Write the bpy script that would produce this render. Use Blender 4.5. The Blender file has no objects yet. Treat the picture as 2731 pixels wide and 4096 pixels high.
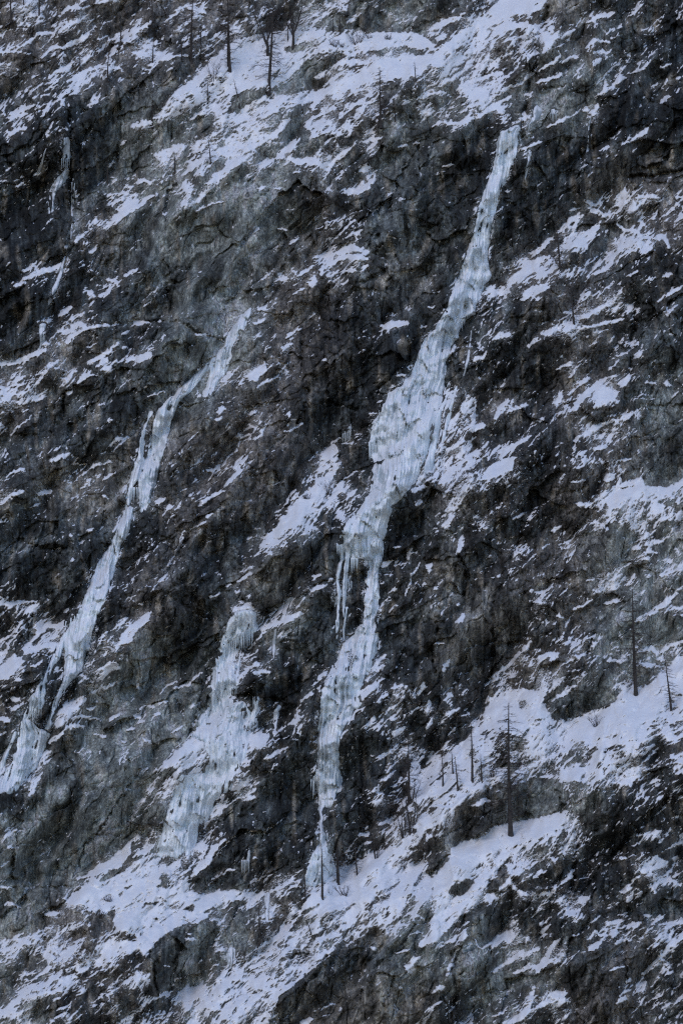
import bpy, math, random
import numpy as np
from mathutils import Matrix

# ================================================================ camera, light, exposure
SC = bpy.context.scene
PITCH = math.radians(8.0)            # looking slightly up across the valley
DIST = 600.0                         # metres to the middle of the face
HALF = 0.13667                       # tan of half the vertical field of view
ASPECT = 2731 / 4096
cam_d = bpy.data.cameras.new('camera')
cam = bpy.data.objects.new('camera', cam_d)
SC.collection.objects.link(cam)
cam.location = (0, 0, 0)
cam.rotation_euler = (math.pi / 2 + PITCH, 0, 0)
cam_d.sensor_fit = 'VERTICAL'
cam_d.sensor_height = 24.0
cam_d.lens = 12.0 / HALF
cam_d.clip_start = 1.0
cam_d.clip_end = 5000.0
SC.camera = cam

SUN_EL, SUN_AZ = math.radians(38), math.radians(-25)     # veiled sun, high and from the left behind the camera
world = bpy.data.worlds.new('World')
SC.world = world
world.use_nodes = True
wt = world.node_tree
sky = wt.nodes.new('ShaderNodeTexSky')
sky.sky_type = 'NISHITA'
sky.sun_disc = False
sky.sun_elevation = SUN_EL
sky.sun_rotation = math.radians(180) + SUN_AZ
sky.air_density = 1.0
sky.dust_density = 0.0
sky.ozone_density = 3.0
wt.nodes['Background'].inputs[1].default_value = 0.12
tint = wt.nodes.new('ShaderNodeMix'); tint.data_type = 'RGBA'; tint.blend_type = 'MULTIPLY'      # cold white balance of the shaded valley
tint.inputs[0].default_value = 1.0; tint.inputs[7].default_value = (1.07, 0.99, 0.99, 1)
wt.links.new(sky.outputs[0], tint.inputs[6]); wt.links.new(tint.outputs[2], wt.nodes['Background'].inputs[0])
sun_d = bpy.data.lights.new('sun', 'SUN')
sun_d.energy = 0.7
sun_d.angle = math.radians(25)
sun_d.color = (1.0, 0.93, 0.97)
sun = bpy.data.objects.new('sun', sun_d)
SC.collection.objects.link(sun)
sun.rotation_euler = (math.radians(90) - SUN_EL, 0, SUN_AZ)
sun.location = (0, 0, 300)

SC.view_settings.view_transform = 'Standard'
SC.view_settings.look = 'None'
SC.view_settings.gamma = 1.0
SC.view_settings.exposure = 0.36
SC.render.engine = 'CYCLES'
SC.cycles.max_bounces = 4
SC.cycles.diffuse_bounces = 3
SC.cycles.use_denoising = False
SC.cycles.pixel_filter_type = 'BLACKMAN_HARRIS'
SC.cycles.filter_width = 1.25
SC.cycles.sample_clamp_indirect = 4.0

COL = SC.collection
rng = np.random.RandomState(7)
R = random.Random(11)
# ---------------------------------------------------------------- survey of the face
# The face is surveyed in twelve overlapping sheets (A0..D2); in each sheet x runs 0..1568, y 0..1606.
SNOW_GRID = """
45353344442224564542123874011133
43364431236644749413557966232131
52545566343686588645679653243311
33455321468853348755586443211211
24334113676357887534666641122121
42100036527787557654443532131000
31220131474965452621110131111311
11101106766646661311100011111000
21100224553110113310000101111121
01201542440010121000000101233532
00114211110111222000000001455454
00112121101112252000000043544552
12221110000002254000002354232112
11204121000323311000104433223332
00231010001222100111001211335421
01242321100324001420003222655411
23314441000232000100002312322212
44243310023552000011002101223433
45321022012200000200042221456311
43001010022332000100153311333411
11001300012212104100352233344211
11312100113110261000554521243211
32133101222100373300444532225635
33122012320003774300443321237857
31012001200036543001224332126655
10110021001144101011112342311142
00100121001310011032202121222434
30000120003201241022201232344425
43120130003403310021101023232134
33510440000442000000110022222111
53514510004521000010020035234434
61024301105321011210012344335438
31034001103100221344252875554699
21352221225532322323427996799998
31421111366763221133323458889956
23210003767432100146834787675337
64000035878521000056688553666423
12000055657310000436742001412232
20000044653100001335741258822112
30000364552110001247416898631154
20004777562101126685598765132264
30036997532755689865766344410352
20266689898454886685733223522221
45564788522357777632752343324333
54667743103257776410222334541344
34666342244765541003300023411243
37764456657641110000311124301432
66453445447651300000131234510232
""".split()
# rock kinds: k black wet rock, d dark rock, g grey slab, b brown turfy rock, t tan rock
ROCK_GRID = """
bbbbbbdgdgdbttdk
bdbbdbggbdbbdgdk
dkdgdggbbdgdggkk
kkdggggddgkkdkkd
kkdggggbdddkkktb
kdbggggbddddkddb
kkddggbbdtddbbdk
kkddggbbkkdkkbkd
dbddggbbkkdkkbdd
bdkdgbbkkdkbkbdg
dddbbbbdkdbkkkbd
dttdbbbdkdbkkbbg
dddkbdddkkdkkbgg
kdkbddtkkktkbbgg
kkkbddgdkddtkbgg
dkkgddkddktktkgg
kkgggdkkdkkkddgd
dkgggdkdkkkkgdkk
kgggddkdkkkbggkk
ggggkkddkbbdgdkk
ggggddkkdbgbdkkd
gbbddgbgbggdkkdd
gbbkgddkdggggdbd
gkkkgddtttkgdbbd
""".split()
# drifts: "S width x y ..." a streak, "P density x y ..." a patch, "R x y ..." bare rock patch
DRIFTS = {
'A0': """R 420 700 640 640 900 520 1200 400 1240 400 1060 620 960 740 820 790 760 900 720 1000 560 1100 440 1000
P .95 100 140 160 60 250 50 300 20 250 100 180 120 110 150;S 14 370 100 430 45 500 45;S 14 400 50 570 40;S 22 410 150 500 125 550 95;S 20 590 20 680 5
S 26 400 300 480 260 560 215;S 16 150 290 240 215 330 210;S 12 0 325 190 335;S 14 250 370 330 300 400 300;S 18 650 290 720 230 800 200;S 18 830 330 900 345 950 350
S 14 980 385 1080 360 1180 345;S 16 780 230 870 190 950 140;S 20 1090 65 1180 40 1300 90;S 18 70 715 150 685 220 660;S 12 60 740 160 710;S 18 50 860 100 820 170 800
S 10 300 500 360 450 430 420;S 16 420 520 560 440 640 420 760 430
P .9 1120 560 1240 470 1330 350 1420 300 1568 330 1568 540 1420 600 1250 650 1130 720 1000 780 960 740 1060 640
S 26 820 800 900 770 960 770;S 14 1190 750 1300 690 1330 680;R 1230 770 1340 700 1360 800 1300 850 1240 850
P .95 1330 790 1380 720 1480 710 1568 650 1568 760 1440 800 1370 820
P .95 965 975 1100 915 1210 900 1330 850 1400 870 1300 940 1180 975 1060 1020 990 1070 960 1060 1010 1020
P .95 1110 1110 1180 1040 1300 960 1440 900 1568 800 1568 880 1400 960 1260 1020 1160 1100
P .9 1290 1150 1340 1090 1420 1040 1568 960 1568 1000 1480 1050 1400 1110 1300 1160
S 22 850 1150 900 1130 940 1150;P .95 640 1450 720 1350 780 1220 850 1210 880 1260 860 1300 780 1370 700 1430
S 16 860 1310 930 1250 1000 1210;S 18 1150 1310 1230 1270 1300 1190;S 12 1230 1330 1300 1290 1400 1265;S 10 1090 1400 1130 1360;S 14 390 1500 440 1490
S 14 420 1560 440 1530;S 16 210 1110 260 1070;S 18 100 1180 150 1150;S 12 0 1135 60 1130;S 12 80 1140 150 1105;S 10 680 1050 730 1010;S 10 690 1110 720 1115
S 20 470 1530 530 1470;S 18 570 1590 610 1540;S 16 760 915 790 880""",
'A1': """P .93 0 280 150 220 330 200 560 190 600 320 500 400 430 470 300 550 180 540 60 600 0 600
P .95 540 190 700 200 830 210 960 195 1080 205 1200 200 1330 290 1250 310 1100 300 950 320 800 330 640 330 560 330
R 370 300 430 280 560 265 470 320 390 340;R 150 590 250 550 280 590 180 620
R 430 500 560 390 700 340 760 340 700 400 560 470 560 550 460 580 330 600 300 560;R 740 180 780 150 930 50 1000 80 1050 200 900 195
S 26 560 490 660 440 760 390 900 390
P .95 900 400 1150 340 1300 340 1270 400 1100 490 950 520 870 530 750 580 600 620 470 660 420 640 470 590 640 560 720 500
P .97 1130 490 1250 400 1340 310 1440 230 1568 110 1568 220 1450 280 1300 400 1200 480
P .62 480 700 700 620 900 560 960 640 850 780 750 880 700 850 560 860 470 780
P .85 1220 540 1400 400 1568 280 1568 400 1400 520 1250 600
S 20 1100 660 1200 620 1330 580 1420 590;S 26 1275 190 1360 150 1440 120 1500 80;S 20 0 800 120 700 250 620 330 650
P .92 0 870 180 780 300 770 420 740 430 790 330 870 250 900 130 960 60 1010 0 1060
S 30 330 980 430 1010 530 1005 640 1055 720 980 780 930;R 700 870 800 850 820 880 760 920 710 910;R 330 850 420 750 490 740 480 860 380 890
R 0 1150 300 1250 450 1250 560 1200 560 1500 300 1606 0 1606
S 26 890 950 930 910 960 860;S 22 840 1080 900 1045;S 26 760 1220 800 1190;S 26 820 1210 860 1180 900 1170;S 14 880 1130 940 1060;S 16 1080 920 1140 910;S 14 1180 900 1220 890
S 10 1370 1050 1430 1025;S 10 1320 1100 1390 1070;S 12 1010 1230 1070 1190;S 12 1090 1255 1130 1240;S 12 210 1190 270 1170;S 12 310 1190 360 1170;S 12 380 1140 400 1120
S 12 430 1080 480 1080;S 14 330 1430 380 1440;S 10 170 1480 210 1410;S 14 700 1450 730 1390;S 34 700 1590 800 1560 900 1580;S 14 750 1490 870 1440;S 12 400 1540 460 1490
S 14 1290 790 1360 765;S 14 1380 770 1470 775 1560 730""",
'A2': """P .96 0 390 130 260 220 170 330 70 440 0 710 0 700 60 560 90 440 110 350 200 330 250 220 260 100 340 0 480
S 26 380 210 470 175 560 155 660 165;S 14 420 270 480 250 560 230;S 24 0 600 120 590;S 18 130 580 230 510 300 490 370 470 440 460;S 22 310 640 400 590 480 550 560 520 610 460
S 22 180 780 300 720 400 660 480 600;S 14 440 360 500 320;S 14 300 390 350 370 420 410;P .9 0 470 100 420 180 430 120 480 60 540 0 580;S 14 540 740 575 750 575 700
S 24 690 320 740 250 790 230;S 14 800 240 890 180;S 16 970 140 1040 100 1140 80;S 18 950 300 1010 250 1110 265;S 14 1000 325 1100 330;S 22 660 450 740 400 800 350
S 20 800 400 860 360 920 350;S 14 900 450 950 400;S 20 650 520 760 490 810 470
R 720 820 900 780 1000 900 850 1000 700 1250 600 1200 560 1000 690 900
S 18 520 960 580 925 680 885;S 20 490 1040 500 1020;S 16 450 1200 490 1195;S 18 710 800 780 770 860 730 940 680 1000 655;S 22 970 730 1010 700 1030 650
S 16 1010 610 1070 570 1090 530;S 18 1140 520 1210 490;S 14 1230 470 1310 430 1370 380;S 14 1130 240 1160 210;S 14 1240 100 1310 20;S 14 1420 40 1470 30
S 14 1420 430 1500 400;S 10 1440 560 1470 500;S 10 1370 550 1410 525;S 12 1040 950 1100 915;S 22 1260 870 1310 840 1345 805;S 18 1420 640 1490 600;S 10 1250 960 1280 930
P .95 1130 1290 1150 1220 1200 1195 1240 1240 1190 1300;S 16 1270 1240 1340 1225 1420 1240;S 24 780 1465 860 1380 960 1350;S 26 980 1310 1040 1340 1090 1350
S 14 950 1260 1010 1290;S 14 850 1320 930 1300;S 16 880 1270 900 1270;S 14 1150 1550 1300 1525;S 18 1150 1400 1200 1440 1280 1450 1300 1490;S 22 940 1480 1060 1390
S 22 1380 1500 1460 1480 1480 1560;S 20 1530 1380 1568 1340;S 18 1280 1450 1320 1400;S 22 800 1560 900 1540;S 26 610 1606 680 1560 750 1490""",
'B0': """R 1050 150 1300 0 1568 0 1568 250 1480 480 1400 530 1230 470 1080 380;R 950 700 1150 490 1420 530 1330 660 1200 740 1050 870 900 900
S 24 150 140 250 105 340 75 400 40;S 14 110 105 160 90 230 30;S 14 100 190 160 165;S 14 40 60 70 35;S 14 780 125 860 85;S 14 670 145 740 160
P .95 540 230 570 195 600 240 600 260 550 280;S 16 620 250 690 225;S 10 890 325 950 290;S 14 480 385 530 360;S 20 370 380 450 315;S 18 250 430 330 395
P .95 360 470 400 440 440 470 420 500 400 490;S 22 470 440 510 430 540 455;S 12 540 455 630 435;S 8 650 437 690 435;S 14 420 550 480 490 550 460;S 22 850 425 930 420
S 14 770 490 800 465;S 10 990 415 1015 412;S 22 560 670 620 640 700 590;S 14 690 580 740 540;P .93 760 680 790 640 860 620 960 600 950 650 880 680 850 660
S 14 600 700 680 650;S 14 760 580 800 575;S 14 630 720 700 700;S 24 0 680 90 670 150 650 220 610 290 590;P .7 0 780 130 700 270 700 300 660 270 760 200 880 130 930 0 920
S 20 40 890 100 860;S 18 140 930 220 890 300 830;S 14 300 690 370 655;S 12 480 800 550 750 610 750;S 14 60 1130 150 1040 200 990;P .95 0 1050 40 1060 40 1110 0 1130
S 10 920 885 1040 855;S 18 690 1180 740 1150 810 1140;S 22 320 1290 380 1260 450 1245;S 12 440 1305 500 1305;S 10 50 1375 160 1330;S 20 580 1330 650 1300 720 1290
S 14 500 1450 570 1430;S 22 240 1500 330 1480;S 16 180 1590 250 1555;S 14 0 1560 60 1510 150 1480;S 20 640 1500 690 1530;S 14 670 1040 700 1020;S 14 640 1410 740 1360
S 18 1360 990 1410 950;S 14 1350 1040 1400 1010;S 16 1180 1160 1250 1100;S 22 1480 1130 1520 1130;S 20 980 1540 1030 1530;S 20 1240 1570 1300 1530 1400 1475
S 14 1410 1450 1450 1400 1510 1340;S 14 1290 1350 1380 1330;S 12 1040 1590 1070 1560;S 24 1540 750 1568 740;S 10 1225 492 1340 496;S 8 1370 522 1430 540""",
'B1': """S 18 320 150 400 130;S 16 450 130 550 60;P .93 510 180 570 120 585 170 550 210;S 12 410 250 490 200;S 12 630 130 660 120;S 26 700 20 800 5 900 20;S 22 760 100 820 100
S 20 860 90 900 60;S 14 230 150 300 80;S 16 210 330 260 320;S 16 180 430 260 400;S 14 350 590 420 550;S 14 370 520 480 450;S 12 500 410 560 350
P .9 120 760 170 710 260 660 270 720 200 790;S 16 200 830 280 780 340 760;S 12 240 940 290 900;S 12 150 1000 190 970;S 30 980 440 1060 430 1150 425;S 9 1265 322 1310 322
S 10 1300 230 1350 215;S 10 1230 450 1270 445;S 12 840 620 880 590;S 8 610 660 640 650;S 16 370 1110 430 1080 490 1050;S 10 80 1140 100 1130;S 10 180 1150 240 1120
S 10 60 1330 150 1250;S 14 0 1450 100 1340;P .97 370 1606 450 1530 530 1450 620 1380 700 1300 735 1300 680 1400 620 1520 560 1606
P .93 590 1370 600 1250 660 1180 700 1180 710 1270 650 1330;S 14 660 1180 730 1130;S 18 760 1530 830 1460;S 14 900 990 950 980;S 18 950 920 980 915;S 12 1030 820 1080 800
S 12 1080 760 1130 745;S 26 1480 940 1530 900 1568 890;P .66 1260 1250 1350 1050 1400 860 1450 800 1440 900 1400 1020 1568 960 1568 1050 1460 1200 1400 1350 1200 1450 1180 1420
S 30 1340 1420 1450 1330;S 24 1170 1480 1260 1440;S 24 1190 1560 1240 1540;S 16 1400 1560 1500 1480;S 16 1340 1100 1400 900;S 16 1300 1260 1360 1080""",
'B2': """S 24 560 90 640 40 720 10;P .93 330 190 400 170 460 180 450 240 380 250;S 30 470 180 560 110;P .93 560 290 560 240 620 190 720 170 740 200 640 220 600 270
S 22 640 140 710 110;S 22 640 270 680 270;S 26 890 400 980 370 1060 330 1120 280;S 14 1110 290 1200 190;S 20 1000 120 1080 90 1120 40;S 16 1210 130 1280 90
S 26 690 490 800 450;S 20 590 570 660 510;P .95 380 530 400 480 520 480 450 520;S 14 250 650 320 630 330 600;S 18 880 460 1000 440 1100 420 1200 400;S 16 950 510 1050 470
S 12 1080 590 1150 500;S 20 1410 290 1500 220 1568 190;S 12 1440 380 1530 310;S 16 1430 130 1500 110;S 22 1260 640 1310 610;S 10 1480 495 1510 495;S 16 770 715 860 665
S 14 850 770 900 690;P .98 1000 960 1040 900 1060 820 1110 820 1180 850 1110 920 1060 950;P .9 870 930 950 850 1090 740 1080 780 960 880 900 950;S 12 840 870 980 760
S 18 1170 830 1230 740;S 16 1320 800 1400 800;S 22 1440 800 1490 820;S 10 1490 890 1540 850;P .93 1190 1000 1280 950 1285 990 1220 1020;S 26 880 1160 1000 1090 1130 1030
P .93 1000 1170 1060 1100 1100 1090 1060 1150;S 14 650 1040 690 1020;S 22 780 940 810 850;S 22 430 1255 520 1180 620 1130
P .93 300 1410 350 1320 440 1280 540 1250 500 1330 400 1390;S 22 380 1020 460 900;S 16 470 970 590 935;S 30 230 1100 320 1050
P .66 0 1350 80 1200 200 1000 280 1000 230 1100 150 1250 60 1350 0 1430;S 16 60 1420 250 1240;P .96 170 940 220 880 280 880 270 1020 190 1000
S 18 1010 1210 1070 1205;S 18 910 1255 960 1220;S 12 860 1420 960 1405;S 12 1150 1290 1250 1270;S 16 780 1430 830 1370
P .93 1060 1510 1160 1420 1240 1400 1310 1390 1320 1450 1480 1450 1568 1400 1568 1440 1480 1500 1400 1550 1568 1606 1250 1606 1100 1580
S 30 1070 1400 1130 1380;S 12 1280 1250 1300 1210;S 16 130 1606 200 1480;S 22 900 1560 990 1560;R 1310 1400 1390 1180 1500 1020 1568 1060 1568 1390 1480 1440 1330 1440""",
'C0': """R 950 700 1100 250 1300 50 1568 0 1450 600 1380 900 1300 1200 1160 1420 1000 1606 700 1606 350 1580 420 1420 640 1320 760 1050 780 900 930 680
P .95 0 520 40 540 70 520 40 580 0 590;S 16 0 590 100 570 220 560;P .95 130 655 200 580 250 570 210 620;S 20 540 125 580 100;S 14 440 150 470 150;S 14 450 305 470 305
S 14 330 420 380 390;P .95 390 620 430 590 440 620 410 640;S 14 1190 110 1290 60;S 22 1130 200 1160 110;S 12 1050 340 1130 200;S 18 980 460 1040 395;S 12 950 510 980 460
S 10 1290 40 1340 15;S 16 840 560 900 580;P .96 550 970 640 890 740 800 880 670 930 590 935 680 800 830 700 880;S 22 590 1020 700 940;P .96 570 1090 720 920 745 960 650 1050
S 14 720 980 765 975;S 18 560 1150 640 1100 740 1060;P .85 330 1340 400 1230 520 1150 560 1180 460 1270 380 1350;S 18 540 1240 600 1230;S 14 450 1300 520 1280 640 1305
S 14 400 1370 450 1330 540 1350;S 26 310 1450 400 1380;P .9 200 1606 260 1510 330 1490 330 1550 250 1606;P .9 220 700 260 680 330 690 240 800 150 890 140 860 230 780
S 26 230 720 400 720;S 22 160 890 250 850 340 830;S 14 190 970 270 940;P .97 0 970 60 920 100 860 110 980 60 1050 0 1060;S 16 0 820 60 790;S 16 30 900 60 850
S 18 100 1060 130 1050;S 20 0 1300 60 1310;S 18 70 1240 130 1220;S 18 70 1180 120 1170;S 14 0 1400 90 1370
S 8 1000 1150 1060 1080 1110 1065;S 9 1080 1110 1190 1080 1260 1010;S 10 880 1235 920 1215;S 10 930 1220 970 1225;S 10 990 1210 1060 1190;S 14 975 1270 1010 1270
S 10 870 1325 910 1305;S 10 840 1280 880 1280;S 10 790 1375 850 1355;S 10 690 1315 710 1290 740 1275;S 10 600 1395 670 1415;S 10 890 1420 950 1450;S 10 760 1450 790 1440
S 10 470 1505 510 1505;S 9 1070 1395 1140 1340;S 9 1190 1235 1220 1215;S 14 860 1110 865 1080;S 14 790 940 800 920;S 18 1480 440 1568 400;S 12 1490 380 1568 350
S 12 1310 530 1380 510;S 12 1470 500 1510 500;S 12 1400 470 1450 450;S 30 1480 640 1568 580;S 40 1430 950 1530 900
P .93 1080 1540 1160 1440 1280 1400 1300 1500 1200 1606 1000 1606;P .85 1500 1430 1568 1380 1568 1606 1450 1606""",
'C1': """P .97 230 190 300 110 370 30 400 0 530 0 480 60 400 110 330 150;S 16 270 220 340 190 400 150;S 20 80 430 170 380;S 12 80 380 190 340;S 10 60 500 100 495
P .93 60 620 150 570 190 620 130 650;P .96 0 960 60 900 170 870 140 920 50 1000;S 22 330 700 420 660 490 635;S 22 510 495 580 480 640 455;S 10 540 398 600 398
S 12 640 440 670 420;S 12 150 860 240 760;S 14 80 1060 150 980 200 940;S 16 180 1010 270 995;S 12 270 1070 320 1020;S 22 410 1330 470 1300;S 12 470 1190 560 1140
S 14 580 1050 640 1000;P .93 90 1530 110 1420 230 1380 290 1400 250 1450 150 1530;S 26 310 1390 330 1380;S 22 250 1560 340 1500 400 1470
P .93 830 1130 900 1080 990 1050 960 1100 850 1200 800 1300 740 1370 740 1290;S 20 920 990 1000 900;S 14 940 1000 1000 960;S 22 970 340 1040 310;S 12 1060 225 1110 220
S 22 1140 300 1170 220;S 14 1130 530 1160 420 1220 310;P .8 1240 320 1300 310 1310 360 1270 410;S 10 1020 500 1080 480;S 10 1020 630 1080 585;S 18 1230 460 1270 455
S 16 1300 490 1330 480;S 12 1400 530 1440 500;S 16 1450 590 1475 575;S 18 1450 700 1500 645;S 10 1240 660 1255 650;S 10 1040 775 1060 755;S 30 1370 120 1430 20
S 22 1460 260 1490 160;S 10 1300 830 1330 820 1380 825;S 22 1370 1000 1400 920;S 16 1040 1110 1120 1080;P .8 1150 1200 1180 1110 1240 1060 1250 1100 1200 1180
P .93 1220 1250 1280 1180 1310 1220 1280 1250;P .93 1370 1180 1400 1120 1430 1160 1390 1200;S 12 1000 1260 1080 1200;S 12 860 1360 940 1290;S 18 1260 1360 1310 1290
S 12 1390 1290 1450 1240;S 12 1400 1400 1440 1360;S 24 1050 1400 1140 1360;S 14 950 1550 1030 1500 1090 1460;S 12 910 1530 940 1530
P .9 1160 1570 1250 1500 1310 1500 1230 1560 1220 1606 1160 1606;P .8 1390 1530 1500 1440 1568 1340 1568 1606 1400 1606""",
'C2': """P .88 1010 40 1100 0 1280 0 1250 30 1150 50 1060 90 1000 120;P .85 1330 0 1568 0 1568 60 1450 60 1380 90;S 16 730 130 800 90;S 14 500 50 560 10;S 26 80 100 120 20
S 16 150 260 190 140;S 12 680 230 740 200;S 16 800 210 860 185;S 20 340 290 370 280;S 14 360 410 420 400;S 18 600 495 700 505;S 14 610 560 710 580;S 14 870 610 940 595
P .88 1000 490 1070 450 1150 400 1200 390 1210 430 1150 490 1060 530;S 10 940 590 1000 550;S 10 940 430 1020 425;S 8 1030 400 1070 400;P .95 760 660 790 620 820 670
S 16 650 670 680 690;S 12 870 760 920 710;S 14 1070 570 1180 560;S 20 1240 235 1290 225;S 14 1320 250 1430 255;S 14 1380 190 1440 185;S 12 1460 305 1500 310
S 26 1270 690 1370 630 1440 580 1560 470;S 14 1480 610 1568 595;S 16 1420 400 1540 360;S 16 350 1050 440 990 520 910 620 810;S 16 400 1040 440 960
P .93 610 970 650 910 710 880 790 880 780 930 680 950;S 20 830 940 930 900;S 14 840 1000 910 990;S 22 730 1130 820 1030
P .97 300 1340 330 1220 450 1160 560 1100 610 1130 730 1100 690 1180 740 1270 740 1300 700 1400 620 1440 530 1420 440 1330 330 1380 240 1450 260 1350
R 520 1220 540 1180 590 1190 550 1240
P .97 760 1350 900 1290 1000 1280 1170 1180 1300 1110 1400 1040 1568 880 1568 1230 1490 1180 1400 1260 1350 1350 1300 1480 1000 1450 900 1400 780 1450 700 1500 600 1540 560 1500 640 1440
P .85 960 1606 1080 1520 1300 1450 1400 1460 1300 1540 1200 1606;P .42 240 1570 260 1420 350 1370 470 1360 500 1430 540 1490 440 1560 300 1600
R 750 1300 740 1200 880 1130 1000 1090 1160 1130 1150 1190 900 1290;P .93 740 1190 830 1110 960 1020 930 1070 830 1150
S 26 1280 880 1360 850 1420 890;S 22 1290 960 1400 970;S 16 1430 880 1500 830 1568 810;S 22 1100 930 1220 930;P .93 30 1580 200 1480 240 1400 230 1606 0 1606""",
'D0': """R 300 60 700 0 880 0 850 400 640 560 480 700 380 800 200 1000 0 1060 0 900 80 520 180 200
P .97 0 160 0 110 60 70 130 70 120 100 60 150;S 20 190 180 230 90 270 20;S 14 40 430 110 380;S 14 50 500 90 480;S 12 0 620 60 580;S 14 0 750 40 750 100 760
S 12 30 860 60 850 130 870;P .93 480 710 540 670 640 600 700 560 820 460 830 520 800 590 700 640 560 690
P .97 510 770 560 730 700 690 830 590 900 570 990 530 1000 600 990 680 1040 760 1180 770 1290 790 1400 770 1568 780 1568 830 1450 830 1340 900 1300 950 1150 950 1060 1010 960 1100 900 1180 850 1050 740 1000 620 900 520 860 420 870
R 660 680 700 650 780 635 780 650 700 680 600 700;X 12 780 760 830 740;X 12 740 795 770 790;X 10 890 890 930 850 1000 850;X 14 1150 900 1220 870;X 14 1280 910 1340 880
R 600 950 720 890 700 960 620 1000;P .8 0 1080 100 1070 160 1060 260 1010 330 1000 330 1060 230 1120 60 1130 0 1110;S 22 270 920 370 910
P .87 580 1180 700 1080 800 1080 850 1100 760 1180 620 1220;P .93 350 1400 430 1340 520 1330 420 1420;S 30 240 1440 320 1400;S 26 0 1560 120 1450 200 1370;S 34 300 1210 330 1180
R 180 1570 220 1490 320 1450 300 1510 230 1560;R 940 1150 1000 1070 1140 990 1370 960 1350 1080 1260 1160 1180 1340 1090 1390 970 1410 950 1300 900 1250
S 10 1170 1040 1200 1045;S 10 1170 1085 1240 1070;S 10 1030 1240 1080 1245;P .88 1180 1360 1100 1410 950 1430 860 1500 760 1560 700 1606 820 1606 900 1520 960 1460 1050 1430 1150 1400
P .72 1170 1606 1220 1500 1300 1390 1400 1280 1568 1170 1568 1606;P .8 850 1280 950 1300 920 1360 880 1400 860 1340;P .85 1330 1130 1360 1050 1400 960 1430 940 1380 1060 1370 1110
S 14 1350 1160 1410 1130;R 1200 780 1240 680 1330 600 1480 460 1568 420 1568 760 1400 755 1300 785;S 10 1300 740 1330 700 1400 660 1460 635;S 26 1200 680 1300 590 1330 520 1420 440
P .9 1100 0 1480 0 1440 80 1370 60 1280 80 1200 60 1150 160 1110 200 1090 150;P .93 1490 180 1568 130 1568 160 1520 190;S 22 1480 80 1568 20;S 20 1280 300 1330 260 1390 240
R 1400 260 1568 200 1568 400 1400 420""",
'D1': """R 640 1200 900 1040 940 1000 1200 1240 1360 1300 1280 1500 1180 1606 330 1606 350 1500 450 1340
P .96 0 770 100 770 200 785 300 750 460 680 450 700 330 770 220 820 170 860 80 830 0 810;P .95 80 190 140 150 200 120 210 150 150 180 100 200;S 10 150 190 200 185
S 12 0 640 60 638;S 10 180 575 220 575
P .97 370 960 430 880 510 840 620 740 700 700 720 640 830 600 920 540 1050 490 1130 440 1200 390 1260 400 1300 420 1250 470 1150 560 1130 650 1180 720 1200 760 1100 830 1050 880 950 980 850 1040 700 1110 620 1190 560 1220 540 1180 440 1130 300 1130 330 1050
P .75 300 1050 480 960 700 900 900 820 1100 700 1180 740 1050 880 850 1040 620 1150 560 1220 440 1340 330 1450 280 1606 0 1606 0 1250 200 1130
X 14 480 920 590 860;X 18 410 1020 470 960;X 14 760 890 820 850;X 14 940 830 990 810;X 22 350 1220 450 1160 550 1180
P .9 880 210 930 130 980 70 1080 10 1100 0 1060 40 960 140 900 190;S 22 950 350 1020 340;S 22 830 420 890 420 890 360;S 10 880 480 920 460;S 14 930 220 1000 200
P .87 1150 20 1180 0 1568 0 1568 100 1450 170 1300 200 1220 270 1180 200 1150 140;P .96 1180 380 1200 330 1300 270 1450 210 1568 130 1568 190 1450 260 1440 320 1330 360 1230 400
R 1440 250 1568 190 1568 440 1480 470 1400 520 1330 560 1370 450 1440 340;P .96 1410 540 1480 480 1568 450 1568 600 1480 650 1400 700 1330 740 1250 760 1200 730 1330 680 1420 600
R 1260 560 1400 560 1400 600 1300 700 1270 680;P .92 1280 830 1420 850 1500 860 1450 960 1350 1070 1240 1130 1210 1110 1270 1040 1300 930;S 18 960 1010 990 1000 1050 910 1110 885
S 12 1160 910 1220 930 1250 960;S 12 1150 1050 1200 1030 1240 1040;S 12 1060 1165 1160 1140;S 12 910 1125 950 1150;P .93 1110 1250 1180 1180 1240 1190 1180 1240 1200 1260 1240 1280 1150 1290
S 20 1290 1410 1370 1370;S 12 1090 1378 1110 1378;P .75 1190 1606 1270 1510 1330 1470 1280 1560 1260 1606;S 14 540 1540 620 1505 680 1475;S 26 470 1606 550 1570""",
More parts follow.
